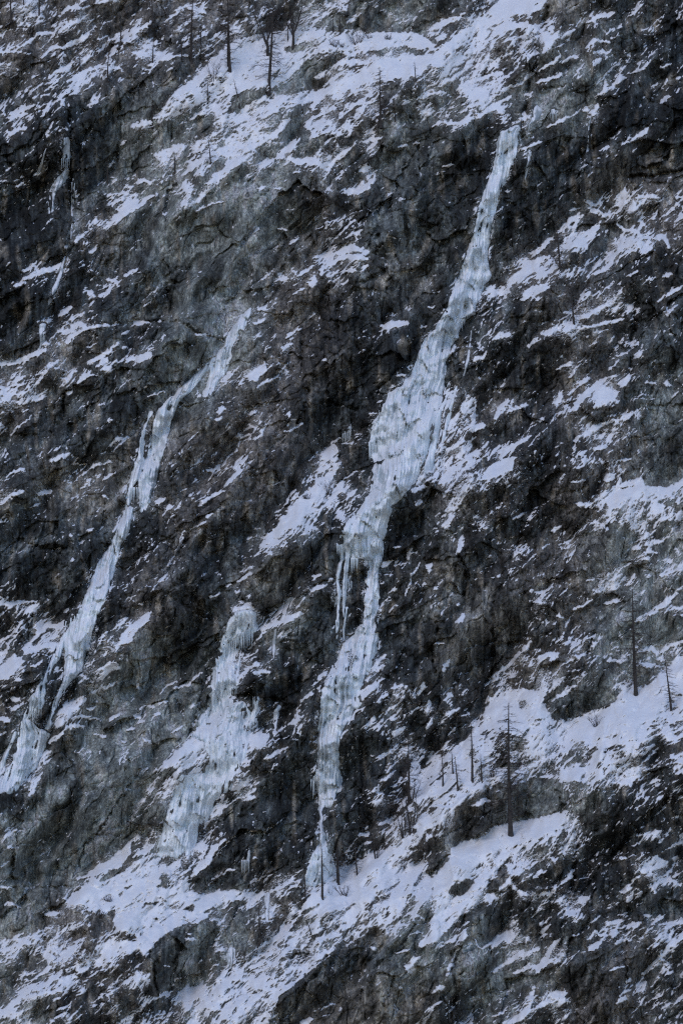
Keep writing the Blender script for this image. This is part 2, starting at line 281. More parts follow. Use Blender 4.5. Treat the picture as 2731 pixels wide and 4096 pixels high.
'D2': """R 870 1290 1050 1260 1180 1300 1150 1420 1100 1500 900 1500 840 1400;P .93 0 0 480 0 400 100 300 140 180 210 140 260 130 330 60 340 0 340
R 140 270 200 210 330 150 420 110 500 110 560 100 660 60 740 80 790 180 860 260 780 280 600 330 420 350 250 440 100 490 60 460 70 400 160 330;S 24 250 240 310 220 350 200
P .85 520 110 560 60 760 30 740 70 620 60;P .92 790 70 830 0 1080 0 1060 60 980 110 880 80 800 100;P .9 1100 100 1150 0 1350 0 1250 80 1200 110
P .97 100 500 190 460 300 430 350 380 450 350 680 310 780 280 870 310 920 280 900 330 780 390 690 450 600 510 500 560 430 600 400 660 350 750 420 820 300 850 240 890 180 920 80 1010 0 1100 0 750 40 640 110 580
P .88 450 630 600 560 680 560 640 620 520 680 480 690;S 14 820 400 910 370;R 100 760 210 700 270 720 190 800 110 800;R 320 780 400 680 420 610 470 610 450 730 400 790
S 26 420 770 480 730 470 690;S 22 500 740 560 790 620 810 720 780;P .93 700 800 720 770 770 760 770 790;S 22 800 730 850 690 880 640;P .93 780 860 790 800 830 790 820 840
R 210 920 300 860 430 860 460 900 480 1000 420 1080 300 1140 200 1010;S 14 190 990 230 970;P .96 370 1120 380 1060 470 1015 560 1060 490 1110 440 1080;S 12 560 1060 610 1080
S 26 180 1090 200 1030;S 10 240 1060 300 1140;S 12 300 1150 370 1090;S 18 660 1000 740 930;S 22 650 1040 740 990;S 22 380 1280 470 1220 560 1170 670 1130
S 22 510 1290 600 1250 700 1240 790 1180;S 26 640 1290 720 1170 790 1070;S 26 600 1450 640 1370;P .96 650 1500 730 1410 830 1400 830 1460 780 1500
S 22 440 1606 560 1560 620 1450;S 14 360 1560 450 1520;S 14 240 1470 280 1430;S 26 0 1400 60 1370;S 14 80 1310 160 1110;P .93 890 860 910 810 990 800 950 860
P .93 1200 840 1220 800 1300 740 1310 790 1250 850;S 18 1090 880 1170 840;S 16 970 990 1050 920;S 22 1070 980 1180 960;S 14 1240 1000 1300 960;S 14 960 1080 1030 1020
S 22 980 1140 1060 1100;S 14 1140 1100 1220 1080;P .9 1330 640 1400 560 1470 580 1470 640 1390 660;S 16 1250 710 1300 680;S 14 1430 530 1560 460;S 16 1490 580 1530 560
S 22 1370 425 1430 400;S 12 1470 690 1550 745;S 14 1190 780 1250 750;S 16 1320 920 1370 930;S 14 1070 610 1100 595;S 12 1160 580 1210 560;S 12 990 590 1005 570
S 10 1240 620 1320 540;S 22 1460 1000 1568 940;S 20 1420 1190 1568 1050;P .85 1280 1310 1380 1220 1480 1110 1450 1200 1330 1300;P .85 1260 1400 1310 1310 1340 1330 1320 1420
S 12 1100 1275 1190 1240;S 22 1150 1480 1220 1430;S 18 1200 1340 1240 1330;P .95 1490 1480 1568 1410 1568 1460""",
}

# deep creases, overhang lips and gully lines: sheet, depth in metres, width, points
CREASES = """B0 2.2 20 640 430 950 412 1150 420 1230 475 1400 535;B0 1.6 14 1080 380 1050 150 1100 60;B1 2.2 22 850 170 1000 120 1010 20;B1 1.8 18 580 930 650 910 820 960
A2 2.6 22 1230 1110 1350 1110 1450 1085 1568 1070;A2 1.8 16 690 560 820 545;A2 2.8 26 710 60 680 170 620 440 580 640 560 860;C0 1.6 14 1280 90 1120 230 1040 380 950 540
C0 2.2 18 1300 980 1290 1100 1220 1300 1180 1400;C0 1.2 10 1100 1150 1130 1240 1170 1280;D0 1.8 12 880 0 700 260 620 400 540 480 480 680;D0 1.5 14 130 330 100 500 60 620;D0 1.2 12 100 752 450 742
C1 2.6 26 120 560 200 622 260 620;C1 2.6 22 0 1165 100 1150 250 1170 370 1190;C2 1.8 18 160 260 210 400 200 560;C2 2.0 20 380 570 370 900 350 1050;C2 1.8 16 1010 760 960 900
D2 2.0 18 190 900 160 1100 110 1290;D2 1.4 14 350 1130 320 1300;D2 2.0 20 780 130 830 270;D2 2.2 22 900 380 880 700 820 950 790 1200;A0 2.6 26 340 640 300 800 240 900;A0 2.6 24 440 700 440 1000 450 1500
B0 1.8 18 850 900 860 1040;B0 1.8 18 400 850 390 1020;C0 1.6 16 120 170 300 240 420 220;C0 1.6 14 640 200 700 220;A1 1.6 16 1210 900 1230 1100;A1 1.6 16 960 1480 950 1606
B1 2.0 24 480 560 500 900 430 1100;B1 1.6 20 700 300 720 600;D0 1.6 16 940 1150 980 1380;D1 2.0 20 640 1200 480 1400 350 1600;C1 1.8 18 1330 700 1300 860 1310 1000;B2 2.0 22 1280 250 1260 500 1240 740
C2 1.6 16 560 0 540 150 480 320;A2 1.6 18 990 760 1000 960;B1 1.4 12 1040 880 960 860 980 800;D2 1.2 12 60 1400 100 1606;D1 1.5 14 1060 1300 1000 1500;B0 1.5 14 440 1300 560 1310;C0 1.4 14 200 640 150 900"""
# name: (label, [ (sheet, thickness, "y xl xr y xl xr ...") ], [ (sheet, x0 y0 x1 y1 count lenmin lenmax width) ])
FALLS = {
'main': ('tallest frozen waterfall, one long pale blue ribbon of ice down the middle of the cliff', [
 ('A2', 1.3, "785 530 552 830 412 548 850 408 545 950 387 528 1050 375 482 1100 355 470 1200 315 428 1300 280 402 1400 262 372 1500 235 358 1606 202 342 1650 185 345 1700 172 352"),
 ('G', 1.9, "-300 1240 1436 -199 1202 1436 -100 1160 1450 0 1130 1490 100 1080 1400 200 1040 1370 300 1020 1330 400 970 1300 500 910 1190 600 850 1135 650 775 1130 750 735 1060 850 690 1040 950 660 1010 1050 620 1000 1150 520 985 1200 440 980 1250 380 975 1350 310 960 1450 290 930 1550 215 895 1650 200 860 1750 195 840 1850 200 810 1950 240 780 2050 230 740 2150 210 690 2250 190 600 2400 180 470"),
 ('E', 1.5, "-60 700 1110 0 690 1100 100 640 1080 200 530 1085 300 430 1050 400 375 1000 500 350 970 580 345 955 640 360 955 720 420 940 800 640 900"),
 ('E', 1.7, "520 770 950 650 765 955 750 755 945 850 750 925 950 740 890 1100 705 888 1250 690 900 1400 685 880 1550 680 872 1650 670 875 1750 665 885 1850 660 885 1930 600 890"),
 ('E', 1.5, "520 440 540 700 430 520 800 430 500 950 410 490 1100 395 478 1250 390 465 1400 390 448 1500 400 436 1570 410 426"),
 ('E', 1.6, "500 520 650 600 520 640 700 518 630 800 515 615 870 520 608"),
 ('E', 1.3, "520 640 780 600 650 775 700 655 765 740 665 750"),
 ('E', 0.9, "600 320 400 700 350 430 800 370 430 850 340 400 1000 305 375 1100 310 360 1200 320 390 1400 290 370 1550 300 360 1700 310 360 1850 312 330"),
 ('E', 0.7, "1440 440 500 1550 430 460 1700 395 440 1860 408 430"),
 ('E', 1.7, "1680 640 690 1800 540 880 1880 460 885 1920 385 885 2000 380 875 2100 330 850 2200 270 800 2300 210 770 2370 190 745"),
 ('D1', 1.9, "-600 650 905 -506 600 850 -456 600 850 -406 592 860 -356 590 810 -306 585 790 -206 578 722 -106 570 715 0 580 725 50 545 745 80 545 745 120 570 735 160 575 705 200 582 690 240 586 668"),
 ('D1', 1.3, "190 585 640 260 588 615 300 590 612 350 592 618 400 592 628 450 585 640 480 575 645 520 555 660 560 530 685 600 515 695 650 500 695 700 485 650 740 480 560"),
 ('G', 0.8, "1130 1020 1050 1250 990 1030 1350 940 1000 1500 880 960 1700 850 930 1850 810 890 2000 770 870 2100 750 830"),
 ('G', 0.6, "1170 1100 1130 1300 1050 1090 1450 1010 1060 1600 960 1020 1750 930 980"),
 ], [('E', 320, 600, 400, 640, 5, 90, 150, 16), ('E', 520, 800, 608, 800, 5, 110, 190, 26), ('E', 650, 690, 765, 690, 6, 60, 130, 18), ('E', 470, 1080, 530, 1120, 4, 150, 250, 12),
     ('E', 310, 1650, 360, 1640, 3, 100, 230, 14), ('E', 900, 740, 955, 640, 4, 100, 170, 14), ('G', 190, 1760, 330, 1800, 9, 120, 300, 20), ('G', 1100, 470, 1200, 440, 6, 80, 150, 16),
     ('B2', 276, 80, 322, 90, 3, 110, 150, 12), ('C1', 840, 960, 900, 940, 6, 80, 135, 9), ('D1', 538, 80, 562, 90, 3, 60, 110, 8), ('D1', 620, 170, 720, 110, 9, 60, 120, 10), ('D1', 635, 420, 648, 420, 2, 60, 100, 5)]),
'left': ('long thin frozen waterfall on the left, winding down beside the smooth grey slabs', [
 ('B0', 0.9, "330 1560 1590 400 1490 1560 450 1450 1530 500 1420 1500 550 1400 1470 600 1370 1455 650 1330 1450 700 1305 1430 750 1310 1400 830 1290 1350 900 1250 1310"),
 ('B0', 0.6, "640 1330 1385 680 1285 1350 720 1250 1310 760 1210 1265 810 1165 1235 850 1140 1200"),
 ('B0', 1.5, "740 1235 1252 770 1190 1240 800 1150 1225 850 1110 1200 900 1050 1130 950 1000 1110 1000 972 1090 1050 955 1080 1100 945 1070 1150 935 1060 1200 930 1040 1250 920 1025 1300 905 1010 1350 890 1000 1400 865 985 1450 865 965 1500 870 955 1560 874 935 1610 880 912"),
 ('B0', 1.0, "980 945 975 1050 905 930 1100 888 910 1200 872 905 1280 855 912 1320 835 915 1350 822 900 1400 808 880 1450 800 840 1550 785 820 1606 778 818"),
 ('C0', 1.6, "-30 790 830 0 775 840 60 750 830 100 735 815 200 690 770 250 655 750 300 620 742 400 580 715 500 545 680 600 500 640 700 440 600 750 410 590 800 390 570 850 400 560 900 410 545 1000 400 520 1050 395 460 1100 378 420 1200 330 365 1300 303 330 1360 270 325"),
 ('C0', 1.1, "760 400 440 850 350 400 900 330 380 950 305 350 1000 290 315 1050 270 300 1080 240 295 1150 200 290 1200 175 285 1250 150 260 1300 135 185 1350 120 250 1380 115 320 1420 108 310 1500 95 280 1560 75 250 1606 40 235 1650 25 195 1700 5 140 1760 -15 90"),
 ('C0', 0.7, "1380 90 115 1450 60 85 1520 20 60 1606 -20 20"),
 ], [('B0', 815, 1460, 870, 1460, 6, 60, 110, 9), ('B0', 872, 1530, 925, 1530, 3, 60, 100, 10), ('C0', 190, 1230, 262, 1215, 7, 50, 100, 10), ('C0', 410, 700, 500, 640, 4, 60, 150, 12)]),
'middle': ('broken stepped icefall with icicle curtains over white ledges, above the lower snowfield', [
 ('F', 0.55, "240 650 920 350 600 930 450 540 900 600 500 780 750 450 770 900 425 740 1050 400 720 1150 390 660 1230 390 800 1330 400 880 1450 370 880 1600 320 870 1750 330 850 1900 350 800 2000 330 760 2080 260 720 2180 180 680 2300 130 620"),
 ('F', 1.2, "180 700 920 250 640 950 350 590 960 400 560 940 450 530 880 500 510 760 560 500 680 620 500 640"),
 ('F', 1.2, "700 460 540 800 450 740 850 430 730 950 420 740 1050 400 730 1120 400 620 1200 400 540 1300 410 520 1360 400 500"),
 ('F', 1.4, "1230 740 830 1300 500 820 1400 410 820 1450 395 700 1550 390 620 1630 395 480"),
 ('F', 0.8, "1290 380 410 1400 290 390 1500 220 390 1600 170 390 1680 280 390"),
 ('F', 0.8, "1180 890 970 1300 900 970 1400 860 960 1520 800 950"),
 ('F', 0.5, "1270 1160 1230 1350 1120 1210 1450 1090 1200 1550 1100 1160"),
 ('F', 1.0, "1660 450 780 1750 440 760 1850 430 740 1960 440 700"),
 ('D0', 1.1, "40 1120 1450 120 1090 1430 200 1070 1370 300 1040 1320 400 1010 1270 480 990 1235 560 960 1210"),
 ], [('F', 650, 470, 940, 380, 16, 130, 220, 26), ('F', 540, 600, 640, 600, 6, 80, 150, 14), ('F', 540, 1120, 710, 1050, 9, 70, 150, 16), ('F', 620, 1400, 800, 1350, 11, 60, 130, 16),
     ('F', 190, 1610, 280, 1640, 5, 70, 110, 14), ('F', 890, 1190, 960, 1190, 4, 100, 180, 14), ('D0', 1120, 500, 1200, 470, 5, 50, 90, 10)]),
'shelf': ('narrow grey ice ribbon on dark rock between the stepped icefall and the tallest waterfall', [
 ('F', 0.6, "40 1290 1380 120 1250 1310 250 1210 1270 350 1180 1220"), ('F', 0.5, "400 1140 1170 550 1110 1160 740 1120 1140")], []),
'gully': ('small broken icefall in the dark gully at the upper left edge of the cliff', [
 ('A0', 0.8, "860 400 440 930 390 445 1000 385 440 1060 395 430"), ('A0', 0.8, "1070 410 435 1130 340 430 1200 310 350 1300 300 345 1360 305 330"),
 ('A0', 0.6, "1120 455 475 1180 455 472 1250 445 468 1400 448 460 1500 440 452"), ('A0', 0.5, "940 285 300 1050 240 265 1120 215 250")],
 [('A0', 385, 1000, 440, 1000, 5, 50, 100, 9), ('A0', 450, 1150, 475, 1150, 2, 60, 100, 9)]),
'brow': ('stubby ice clump just right of the top of the tallest waterfall', [
 ('A2', 0.7, "665 630 665 700 620 682 750 610 665 780 590 615 840 578 600"), ('A2', 0.5, "940 590 625 1000 590 615 1060 575 600 1130 570 585")], []),
'brow2': ('short fringe of icicles under a tan rock overhang at the upper right', [
 ('A2', 0.5, "685 735 775 720 730 778 750 740 770")], [('A2', 732, 715, 776, 715, 5, 30, 65, 8)]),
'seep': ('thin vertical ice seep below a snowy notch in black rock, upper right', [
 ('A2', 0.5, "730 970 995 800 970 982 900 965 978 960 955 975")], []),
'pocket': ('little ice curtain at the head of the steep snow ramp left of the tallest waterfall', [
 ('B1', 0.7, "1065 780 795 1110 735 800 1150 730 795")], [('B1', 735, 1120, 790, 1105, 4, 50, 110, 6)]),
'ledge': ('faded ice curtain above the long snow ledge at the left edge', [
 ('B0', 0.6, "425 245 300 480 245 285 540 250 280 585 225 250")], [('B0', 248, 500, 290, 480, 4, 50, 90, 8)]),
'wisp': ('wispy ice streak below a white ledge on the black wall at the upper left', [
 ('B0', 0.4, "10 400 440 100 370 400 200 330 370 300 295 320")], []),
'foot': ('small icicle cluster on the dark wall left of the foot of the tallest waterfall', [
 ('D1', 0.5, "500 150 160 560 130 160 620 122 150")], [('D1', 100, 590, 155, 590, 6, 50, 90, 8)]),
'blob': ('rounded grey ice bulge at the left foot of the broad lower snow slope', [
 ('D1', 0.9, "1130 18 68 1170 5 72 1220 2 66 1255 10 45")], []),
'step': ('short ice curtain under the snow ledge left of the three bare larches', [
 ('D1', 0.6, "785 250 282 840 245 285 885 250 280 1000 255 275")], []),
'sliver': ('slender single ice tongue beside the right edge of the tallest waterfall', [
 ('G', 0.6, "590 1260 1275 750 1235 1262 900 1200 1250 1050 1170 1190")], []),
}
# ================================================================ helpers
PERM = np.random.RandomState(5).permutation(1024).astype(np.int32)
PERM = np.concatenate([PERM, PERM])
_ang = np.random.RandomState(6).rand(1024) * 2 * np.pi
GX, GY = np.cos(_ang).astype(np.float32), np.sin(_ang).astype(np.float32)

def perlin(x, y, seed=0):
    x = x + seed * 17.37; y = y + seed * 9.71
    xf = np.floor(x); yf = np.floor(y)
    xi = xf.astype(np.int32) & 1023; yi = yf.astype(np.int32) & 1023
    fx = (x - xf).astype(np.float32); fy = (y - yf).astype(np.float32)
    u = fx * fx * fx * (fx * (fx * 6 - 15) + 10); v = fy * fy * fy * (fy * (fy * 6 - 15) + 10)
    def g(ix, iy, dx, dy):
        h = PERM[PERM[ix & 1023] + (iy & 1023)]
        return GX[h] * dx + GY[h] * dy
    a = g(xi, yi, fx, fy); b = g(xi + 1, yi, fx - 1, fy)
    c = g(xi, yi + 1, fx, fy - 1); d = g(xi + 1, yi + 1, fx - 1, fy - 1)
    return ((a + u * (b - a)) + v * ((c + u * (d - c)) - (a + u * (b - a)))) * 1.5

def fbm(x, y, octaves=4, seed=0, gain=0.5):
    s = 0; amp = 1.0; f = 1.0
    for o in range(octaves):
        s = s + amp * perlin(x * f, y * f, seed + o * 3); amp *= gain; f *= 2.03
    return s

def facets(x, y, seed=0, tilt=1.0):
    """broken planar facets: every cell is a plane with its own tilt and offset"""
    xf = np.floor(x).astype(np.int32); yf = np.floor(y).astype(np.int32)
    best = np.full(x.shape, 1e9, np.float32); second = best.copy(); val = np.zeros(x.shape, np.float32)
    rs = np.random.RandomState(seed + 100)
    tb = rs.rand(1024, 5).astype(np.float32)
    for i in (-1, 0, 1):
        for j in (-1, 0, 1):
            h = PERM[PERM[(xf + i + seed * 7) & 1023] + ((yf + j) & 1023)]
            px = xf + i + tb[h, 0]; py = yf + j + tb[h, 1]
            dx = x - px; dy = y - py
            d = dx * dx + dy * dy
            v = tilt * ((tb[h, 2] - .5) * dx + (tb[h, 3] - .5) * dy) * 1.6 + (tb[h, 4] - .5)
            m = d < best
            second = np.where(m, best, np.minimum(second, d))
            val = np.where(m, v, val); best = np.where(m, d, best)
    return val, np.sqrt(second) - np.sqrt(best)

def blur(a, s):
    """separable gaussian-like blur in grid cells"""
    r = max(1, int(3 * s)); k = np.exp(-0.5 * (np.arange(-r, r + 1) / s) ** 2); k /= k.sum()
    p = np.pad(a, ((r, r), (0, 0)), 'edge'); out = np.zeros_like(a)
    for i, w in enumerate(k): out += w * p[i:i + a.shape[0]]
    p = np.pad(out, ((0, 0), (r, r)), 'edge'); o2 = np.zeros_like(a)
    for i, w in enumerate(k): o2 += w * p[:, i:i + a.shape[1]]
    return o2

def bil(a, c, r):
    """bilinear sample of array a at column c, row r"""
    c = np.clip(c, 0, a.shape[1] - 1.001); r = np.clip(r, 0, a.shape[0] - 1.001)
    c0 = c.astype(np.int32); r0 = r.astype(np.int32); fc = c - c0; fr = r - r0
    return (a[r0, c0] * (1 - fc) + a[r0, c0 + 1] * fc) * (1 - fr) + (a[r0 + 1, c0] * (1 - fc) + a[r0 + 1, c0 + 1] * fc) * fr

# survey coordinates: the whole face is 1568 x 2352 units, x to the right, y downwards (one unit = 7 cm)
SHEETS = {}
for _i, _n in enumerate('ABCD'):
    for _j, _x in enumerate((0, 900, 1731)):
        SHEETS[_n + str(_j)] = (_x, 1024 * _i, 1.568)
SHEETS['E'] = (1250, 2000, 3.36); SHEETS['F'] = (700, 2380, 2.868); SHEETS['G'] = (1400, 1100, 2.613)
def S2(sheet, x, y):
    ox, oy, s = SHEETS[sheet]
    return (ox + np.asarray(x, float) / s) / 1.74171, (oy + np.asarray(y, float) / s) / 1.74171
def SCALE(sheet): return 1 / SHEETS[sheet][2] / 1.74171

# ================================================================ snow survey -> raster
W, H = 1568, 2352
grid = np.array([[int(c) for c in r] for r in SNOW_GRID], np.float32) / 10.0
yy, xx = np.mgrid[0:H, 0:W].astype(np.float32)
snow = bil(grid, xx / 49 - .5, yy / 49 - .5)
snow = np.clip(snow * 0.92 - 0.035, 0.0, 0.95)
def fill_poly(P, value, soft=None):
    xs, ys = P[:, 0], P[:, 1]
    y0, y1 = int(max(0, math.floor(ys.min()))), int(min(H - 1, math.ceil(ys.max())))
    n = len(P)
    for y in range(y0, y1 + 1):
        hits = []
        for i in range(n):
            xa, ya = P[i]; xb, yb = P[(i + 1) % n]
            if (ya <= y) != (yb <= y):
                hits.append(xa + (y - ya) * (xb - xa) / (yb - ya))
        hits.sort()
        for a, b in zip(hits[::2], hits[1::2]):
            a = max(0, int(round(a))); b = min(W, int(round(b)))
            if b > a: snow[y, a:b] = value
def stroke(P, w, value):
    seglen = np.hypot(*(P[1:] - P[:-1]).T); tot = seglen.sum(); acc = 0
    for (a, b), L in zip(zip(P[:-1], P[1:]), seglen):
        x0, x1 = int(min(a[0], b[0]) - w - 1), int(max(a[0], b[0]) + w + 2)
        y0, y1 = int(min(a[1], b[1]) - w - 1), int(max(a[1], b[1]) + w + 2)
        x0, y0 = max(x0, 0), max(y0, 0); x1, y1 = min(x1, W), min(y1, H)
        if x1 <= x0 or y1 <= y0: acc += L; continue
        X = xx[y0:y1, x0:x1]; Y = yy[y0:y1, x0:x1]
        d = b - a; t = np.clip(((X - a[0]) * d[0] + (Y - a[1]) * d[1]) / max(L * L, 1e-6), 0, 1)
        dist = np.hypot(X - a[0] - t * d[0], Y - a[1] - t * d[1])
        q = (acc + t * L) / max(tot, 1e-6)
        rad = 0.5 * w * (0.45 + 0.75 * np.sqrt(np.clip(4 * q * (1 - q), 0, 1)))
        sub = snow[y0:y1, x0:x1]
        sub[dist < rad] = value
        acc += L
for sh, txt in DRIFTS.items():
    for item in txt.replace('\n', ';').split(';'):
        t = item.split(); k = t[0]
        vals = [float(v) for v in t[1:]]
        if k == 'R': P = np.stack(S2(sh, vals[0::2], vals[1::2]), 1); fill_poly(P, 0.012)
        elif k == 'P': P = np.stack(S2(sh, vals[1::2], vals[2::2]), 1); fill_poly(P, vals[0])
        else:
            P = np.stack(S2(sh, vals[1::2], vals[2::2]), 1)
            stroke(P, max(vals[0] * SCALE(sh) * 1.12, 4.6), 1.06 if k == 'S' else 0.02)
crease = np.zeros((H, W), np.float32)
for item in CREASES.replace('\n', ';').split(';'):
    t = item.split(); v = [float(q_) for q_ in t[1:]]; P = np.stack(S2(t[0], v[2::2], v[3::2]), 1); w = v[1] * SCALE(t[0])
    for a, b in zip(P[:-1], P[1:]):
        x0, x1 = max(0, int(min(a[0], b[0]) - 4 * w)), min(W, int(max(a[0], b[0]) + 4 * w)); y0, y1 = max(0, int(min(a[1], b[1]) - 4 * w)), min(H, int(max(a[1], b[1]) + 4 * w))
        X = xx[y0:y1, x0:x1]; Y = yy[y0:y1, x0:x1]; d = b - a
        t_ = np.clip(((X - a[0]) * d[0] + (Y - a[1]) * d[1]) / (d @ d), 0, 1)
        crease[y0:y1, x0:x1] = np.maximum(crease[y0:y1, x0:x1], v[0] * np.exp(-(np.hypot(X - a[0] - t_ * d[0], Y - a[1] - t_ * d[1]) / (.55 * w)) ** 2))
snow = blur(snow, 1.3)

# ================================================================ the grid of the face
NX, NY, MG, NS = 980, 1470, 0.08, 60
def axis(n):
    m = int(n * MG); u = np.arange(-m, n + m + 1) / n
    ext = np.cumsum(np.linspace(1.2, 15, NS)) / n
    return np.concatenate([u[0] - ext[::-1], u, u[-1] + ext])
U1, V1 = axis(NX), axis(NY)
UU, VV = np.meshgrid(U1.astype(np.float32), V1.astype(np.float32))
X = UU * 1568; Y = VV * 2352
GHt, GWt = X.shape
def gidx(x, y):
    """grid column / row (fractional) of a survey point"""
    return (np.interp(np.asarray(x) / 1568, U1, np.arange(GWt)), np.interp(np.asarray(y) / 2352, V1, np.arange(GHt)))

wx = 3.2 * perlin(X / 22, Y / 22, 1) + 2.4 * perlin(X / 8, Y / 8, 2) + 3 * perlin(X / 90, Y / 90, 4)
wy = 2.8 * perlin(X / 20, Y / 20, 3) + 2.2 * perlin(X / 7, Y / 7, 5) + 2 * perlin(X / 80, Y / 80, 6)
# ---- where the frozen falls run
icemask = np.zeros(X.shape, np.float32)
STR = []
for fk, (lab, strands, ic) in FALLS.items():
    for (sh, th, txt) in strands:
        a = np.array(txt.split(), float).reshape(-1, 3)
        xl, yl = S2(sh, a[:, 1], a[:, 0]); xr, _ = S2(sh, a[:, 2], a[:, 0])
        yl = yl.copy(); yl[0] -= 5; yl[-1] += 4
        STR.append([fk, th, yl, xl, xr, 6])
for st_ in STR:                                         # a strand that ends on open ground thins out, one that feeds another does not
    fk, th, yl, xl, xr, _ = st_
    ex, ey = (xl[-1] + xr[-1]) / 2, yl[-1] + 3
    free = not any(o_ is not st_ and o_[0] == fk and o_[2][0] < ey < o_[2][-1] and np.interp(ey, o_[2], o_[3]) - 4 < ex < np.interp(ey, o_[2], o_[4]) + 4 for o_ in STR)
    if free and (xr - xl)[-1] > 7: st_[5] = 30
    inside = (Y > yl[0]) & (Y < yl[-1])
    L = np.interp(Y, yl, xl); Rr = np.interp(Y, yl, xr)
    icemask = np.maximum(icemask, np.where(inside, np.clip(np.minimum(X - L, Rr - X) / 4 + .5, 0, 1) * np.clip((yl[-1] - Y) / st_[5], 0, 1), 0) * (.66 if fk == 'middle' else 1))
def mirror(v, n):
    v = np.abs(v); return n - 1 - np.abs(n - 1 - v)
S = bil(snow, mirror(X + wx, W), mirror(Y + wy, H))
clus = perlin(X / 70, Y / 60, 7) + .7 * perlin(X / 34, Y / 26, 8)
S = np.where(S < .6, (S ** 1.25) * 1.16 * np.clip(1.02 + 1.15 * clus, 0.12, 1.9), S); S = np.minimum(S, 1.03)
ring = np.clip(blur(icemask, 5) * 2.2, 0, 1) * (1 - icemask) * np.clip(.35 + 1.5 * perlin(X / 26, Y / 40, 9), 0, 1)
S = np.maximum(S, .62 * ring)      # spray and drift snow caught along the ice
CR = bil(crease, mirror(X + 1.6 * wx, W), mirror(Y + 1.6 * wy, H))
rock = {k: blur(np.array([[1.0 if c == k else 0.0 for c in r] for r in ROCK_GRID], np.float32), 0.35) for k in 'kdgbt'}
wbx = 26 * fbm(X / 110, Y / 110, 4, 21); wby = 26 * fbm(X / 110, Y / 110, 4, 31)
kinds = {k: bil(v, mirror(X + wbx, W) / 98 - .5, mirror(Y + wby, H) / 98 - .5) for k, v in rock.items()}

# ragged, streaky pattern of where snow can lie (uniform 0..1), running up to the right
def streaks(theta, seed):
    c, s = math.cos(theta), math.sin(theta)
    a = X * c - Y * s; b = X * s + Y * c
    a = a + 8 * perlin(X / 45, Y / 45, seed + 9); b = b + 5 * perlin(X / 30, Y / 30, seed + 12)
    return (0.50 * perlin(a / 95, b / 24, seed) + 0.50 * perlin(a / 42, b / 9, seed + 1) + 0.58 * perlin(a / 21, b / 4.4, seed + 2)
            + 0.62 * perlin(a / 10.5, b / 2.5, seed + 3) + 0.9 * np.abs(perlin(a / 75, b / 21, seed + 4)) + 0.7 * np.abs(perlin(a / 28, b / 7.5, seed + 5)))
w_lo = np.clip(0.5 + 1.2 * perlin(X / 260, Y / 200, 41) + 0.5 * np.exp(-((X - 600) / 400) ** 2 - ((Y - 150) / 330) ** 2), 0, 1)
w_st = np.clip(0.5 + 1.2 * perlin(X / 260, Y / 220, 42) + 0.9 * np.exp(-((X - 1200) / 330) ** 2 - ((Y - 1250) / 500) ** 2), 0, 1)
q = streaks(math.radians(46), 50) + w_lo * streaks(math.radians(26), 60) + w_st * streaks(math.radians(60), 70)
q = q / np.sqrt(1 + w_lo ** 2 + w_st ** 2)
order = np.argsort(q, axis=None); Q = np.empty(q.size, np.float32); Q[order] = np.linspace(0, 1, q.size); Q = Q.reshape(q.shape)
mask = 1 / (1 + np.exp(-(S - Q) * 9))

# ---- relief: every metre of height gained under snow recedes more than under bare rock
ice_soft = blur(icemask, 4)
Ssoft = blur(np.clip(S, 0, 1).astype(np.float32), 5)
Kdark = np.clip(kinds['k'] + .3 * kinds['d'], 0, 1)
g = 0.10 - 0.22 * Kdark * (1 - Ssoft) + 0.85 * Ssoft + 1.0 * mask
g = g * (1 - 0.75 * ice_soft) + 0.1 * perlin(X / 40, Y / 60, 80)
g0 = 0.66
# solve dh/dz = g in the least squares sense (mirrored FFT)
dz, dx = 164.0 / NY, 109.3 / NX
gg = (g - g.mean())[::-1]                               # rows now go upwards
n, m = gg.shape
G2 = np.zeros((2 * n, 2 * m)); G2[:n, :m] = gg; G2[n:, :m] = -gg[::-1]; G2[:, m:] = G2[:, :m][:, ::-1]
kz = 2 * np.pi * np.fft.fftfreq(2 * n, dz)[:, None]; kx = 2 * np.pi * np.fft.rfftfreq(2 * m, dx)[None, :]
den = kz ** 2 + 0.16 * kx ** 2 + (2 * np.pi / 110) ** 2
hh = np.fft.irfft2(-1j * kz * np.fft.rfft2(G2) / den, s=(2 * n, 2 * m))[:n, :m][::-1]
print('relief', hh.min(), hh.max(), 'mean slope', g.mean())
bare = np.clip(1 - 1.1 * Ssoft, 0.15, 1) * (1 - 0.6 * ice_soft)
ca, sa = math.cos(math.radians(42)), math.sin(math.radians(42))
A = X * ca - Y * sa; B = X * sa + Y * ca                # along / across the bedding
wA = A + 14 * fbm(X / 60, Y / 60, 3, 90); wB = B + 12 * fbm(X / 55, Y / 55, 3, 95)
f1, e1 = facets(wA / 120, wB / 52, 1)
f2, e2 = facets(wA / 44, wB / 21, 2)
f3, e3 = facets(X / 11 + 1.2 * perlin(X / 20, Y / 30, 97), Y / 22 + 1.5 * perlin(X / 20, Y / 30, 98), 3)
slab = np.clip(kinds['g'] + .5 * kinds['t'], 0, 1)
flute = perlin(X / 9, Y / 60, 99) + 0.6 * perlin(X / 22, Y / 130, 100)
h = hh * 1.0
h += 6.0 * fbm(A / 420, B / 170, 3, 110) + 3.4 * fbm(X / 130, Y / 230, 4, 115)
rough = bare * (1.05 - 0.78 * slab)
cr_, sr_ = math.cos(math.radians(57)), math.sin(math.radians(57))
Br = X * sr_ + Y * cr_ + 26 * fbm(X / 120, Y / 120, 3, 210); Ar = X * cr_ - Y * sr_
def saw(v, sharp=.16):
    v = v - np.floor(v); return np.where(v < 1 - sharp, v / (1 - sharp), (1 - v) / sharp)
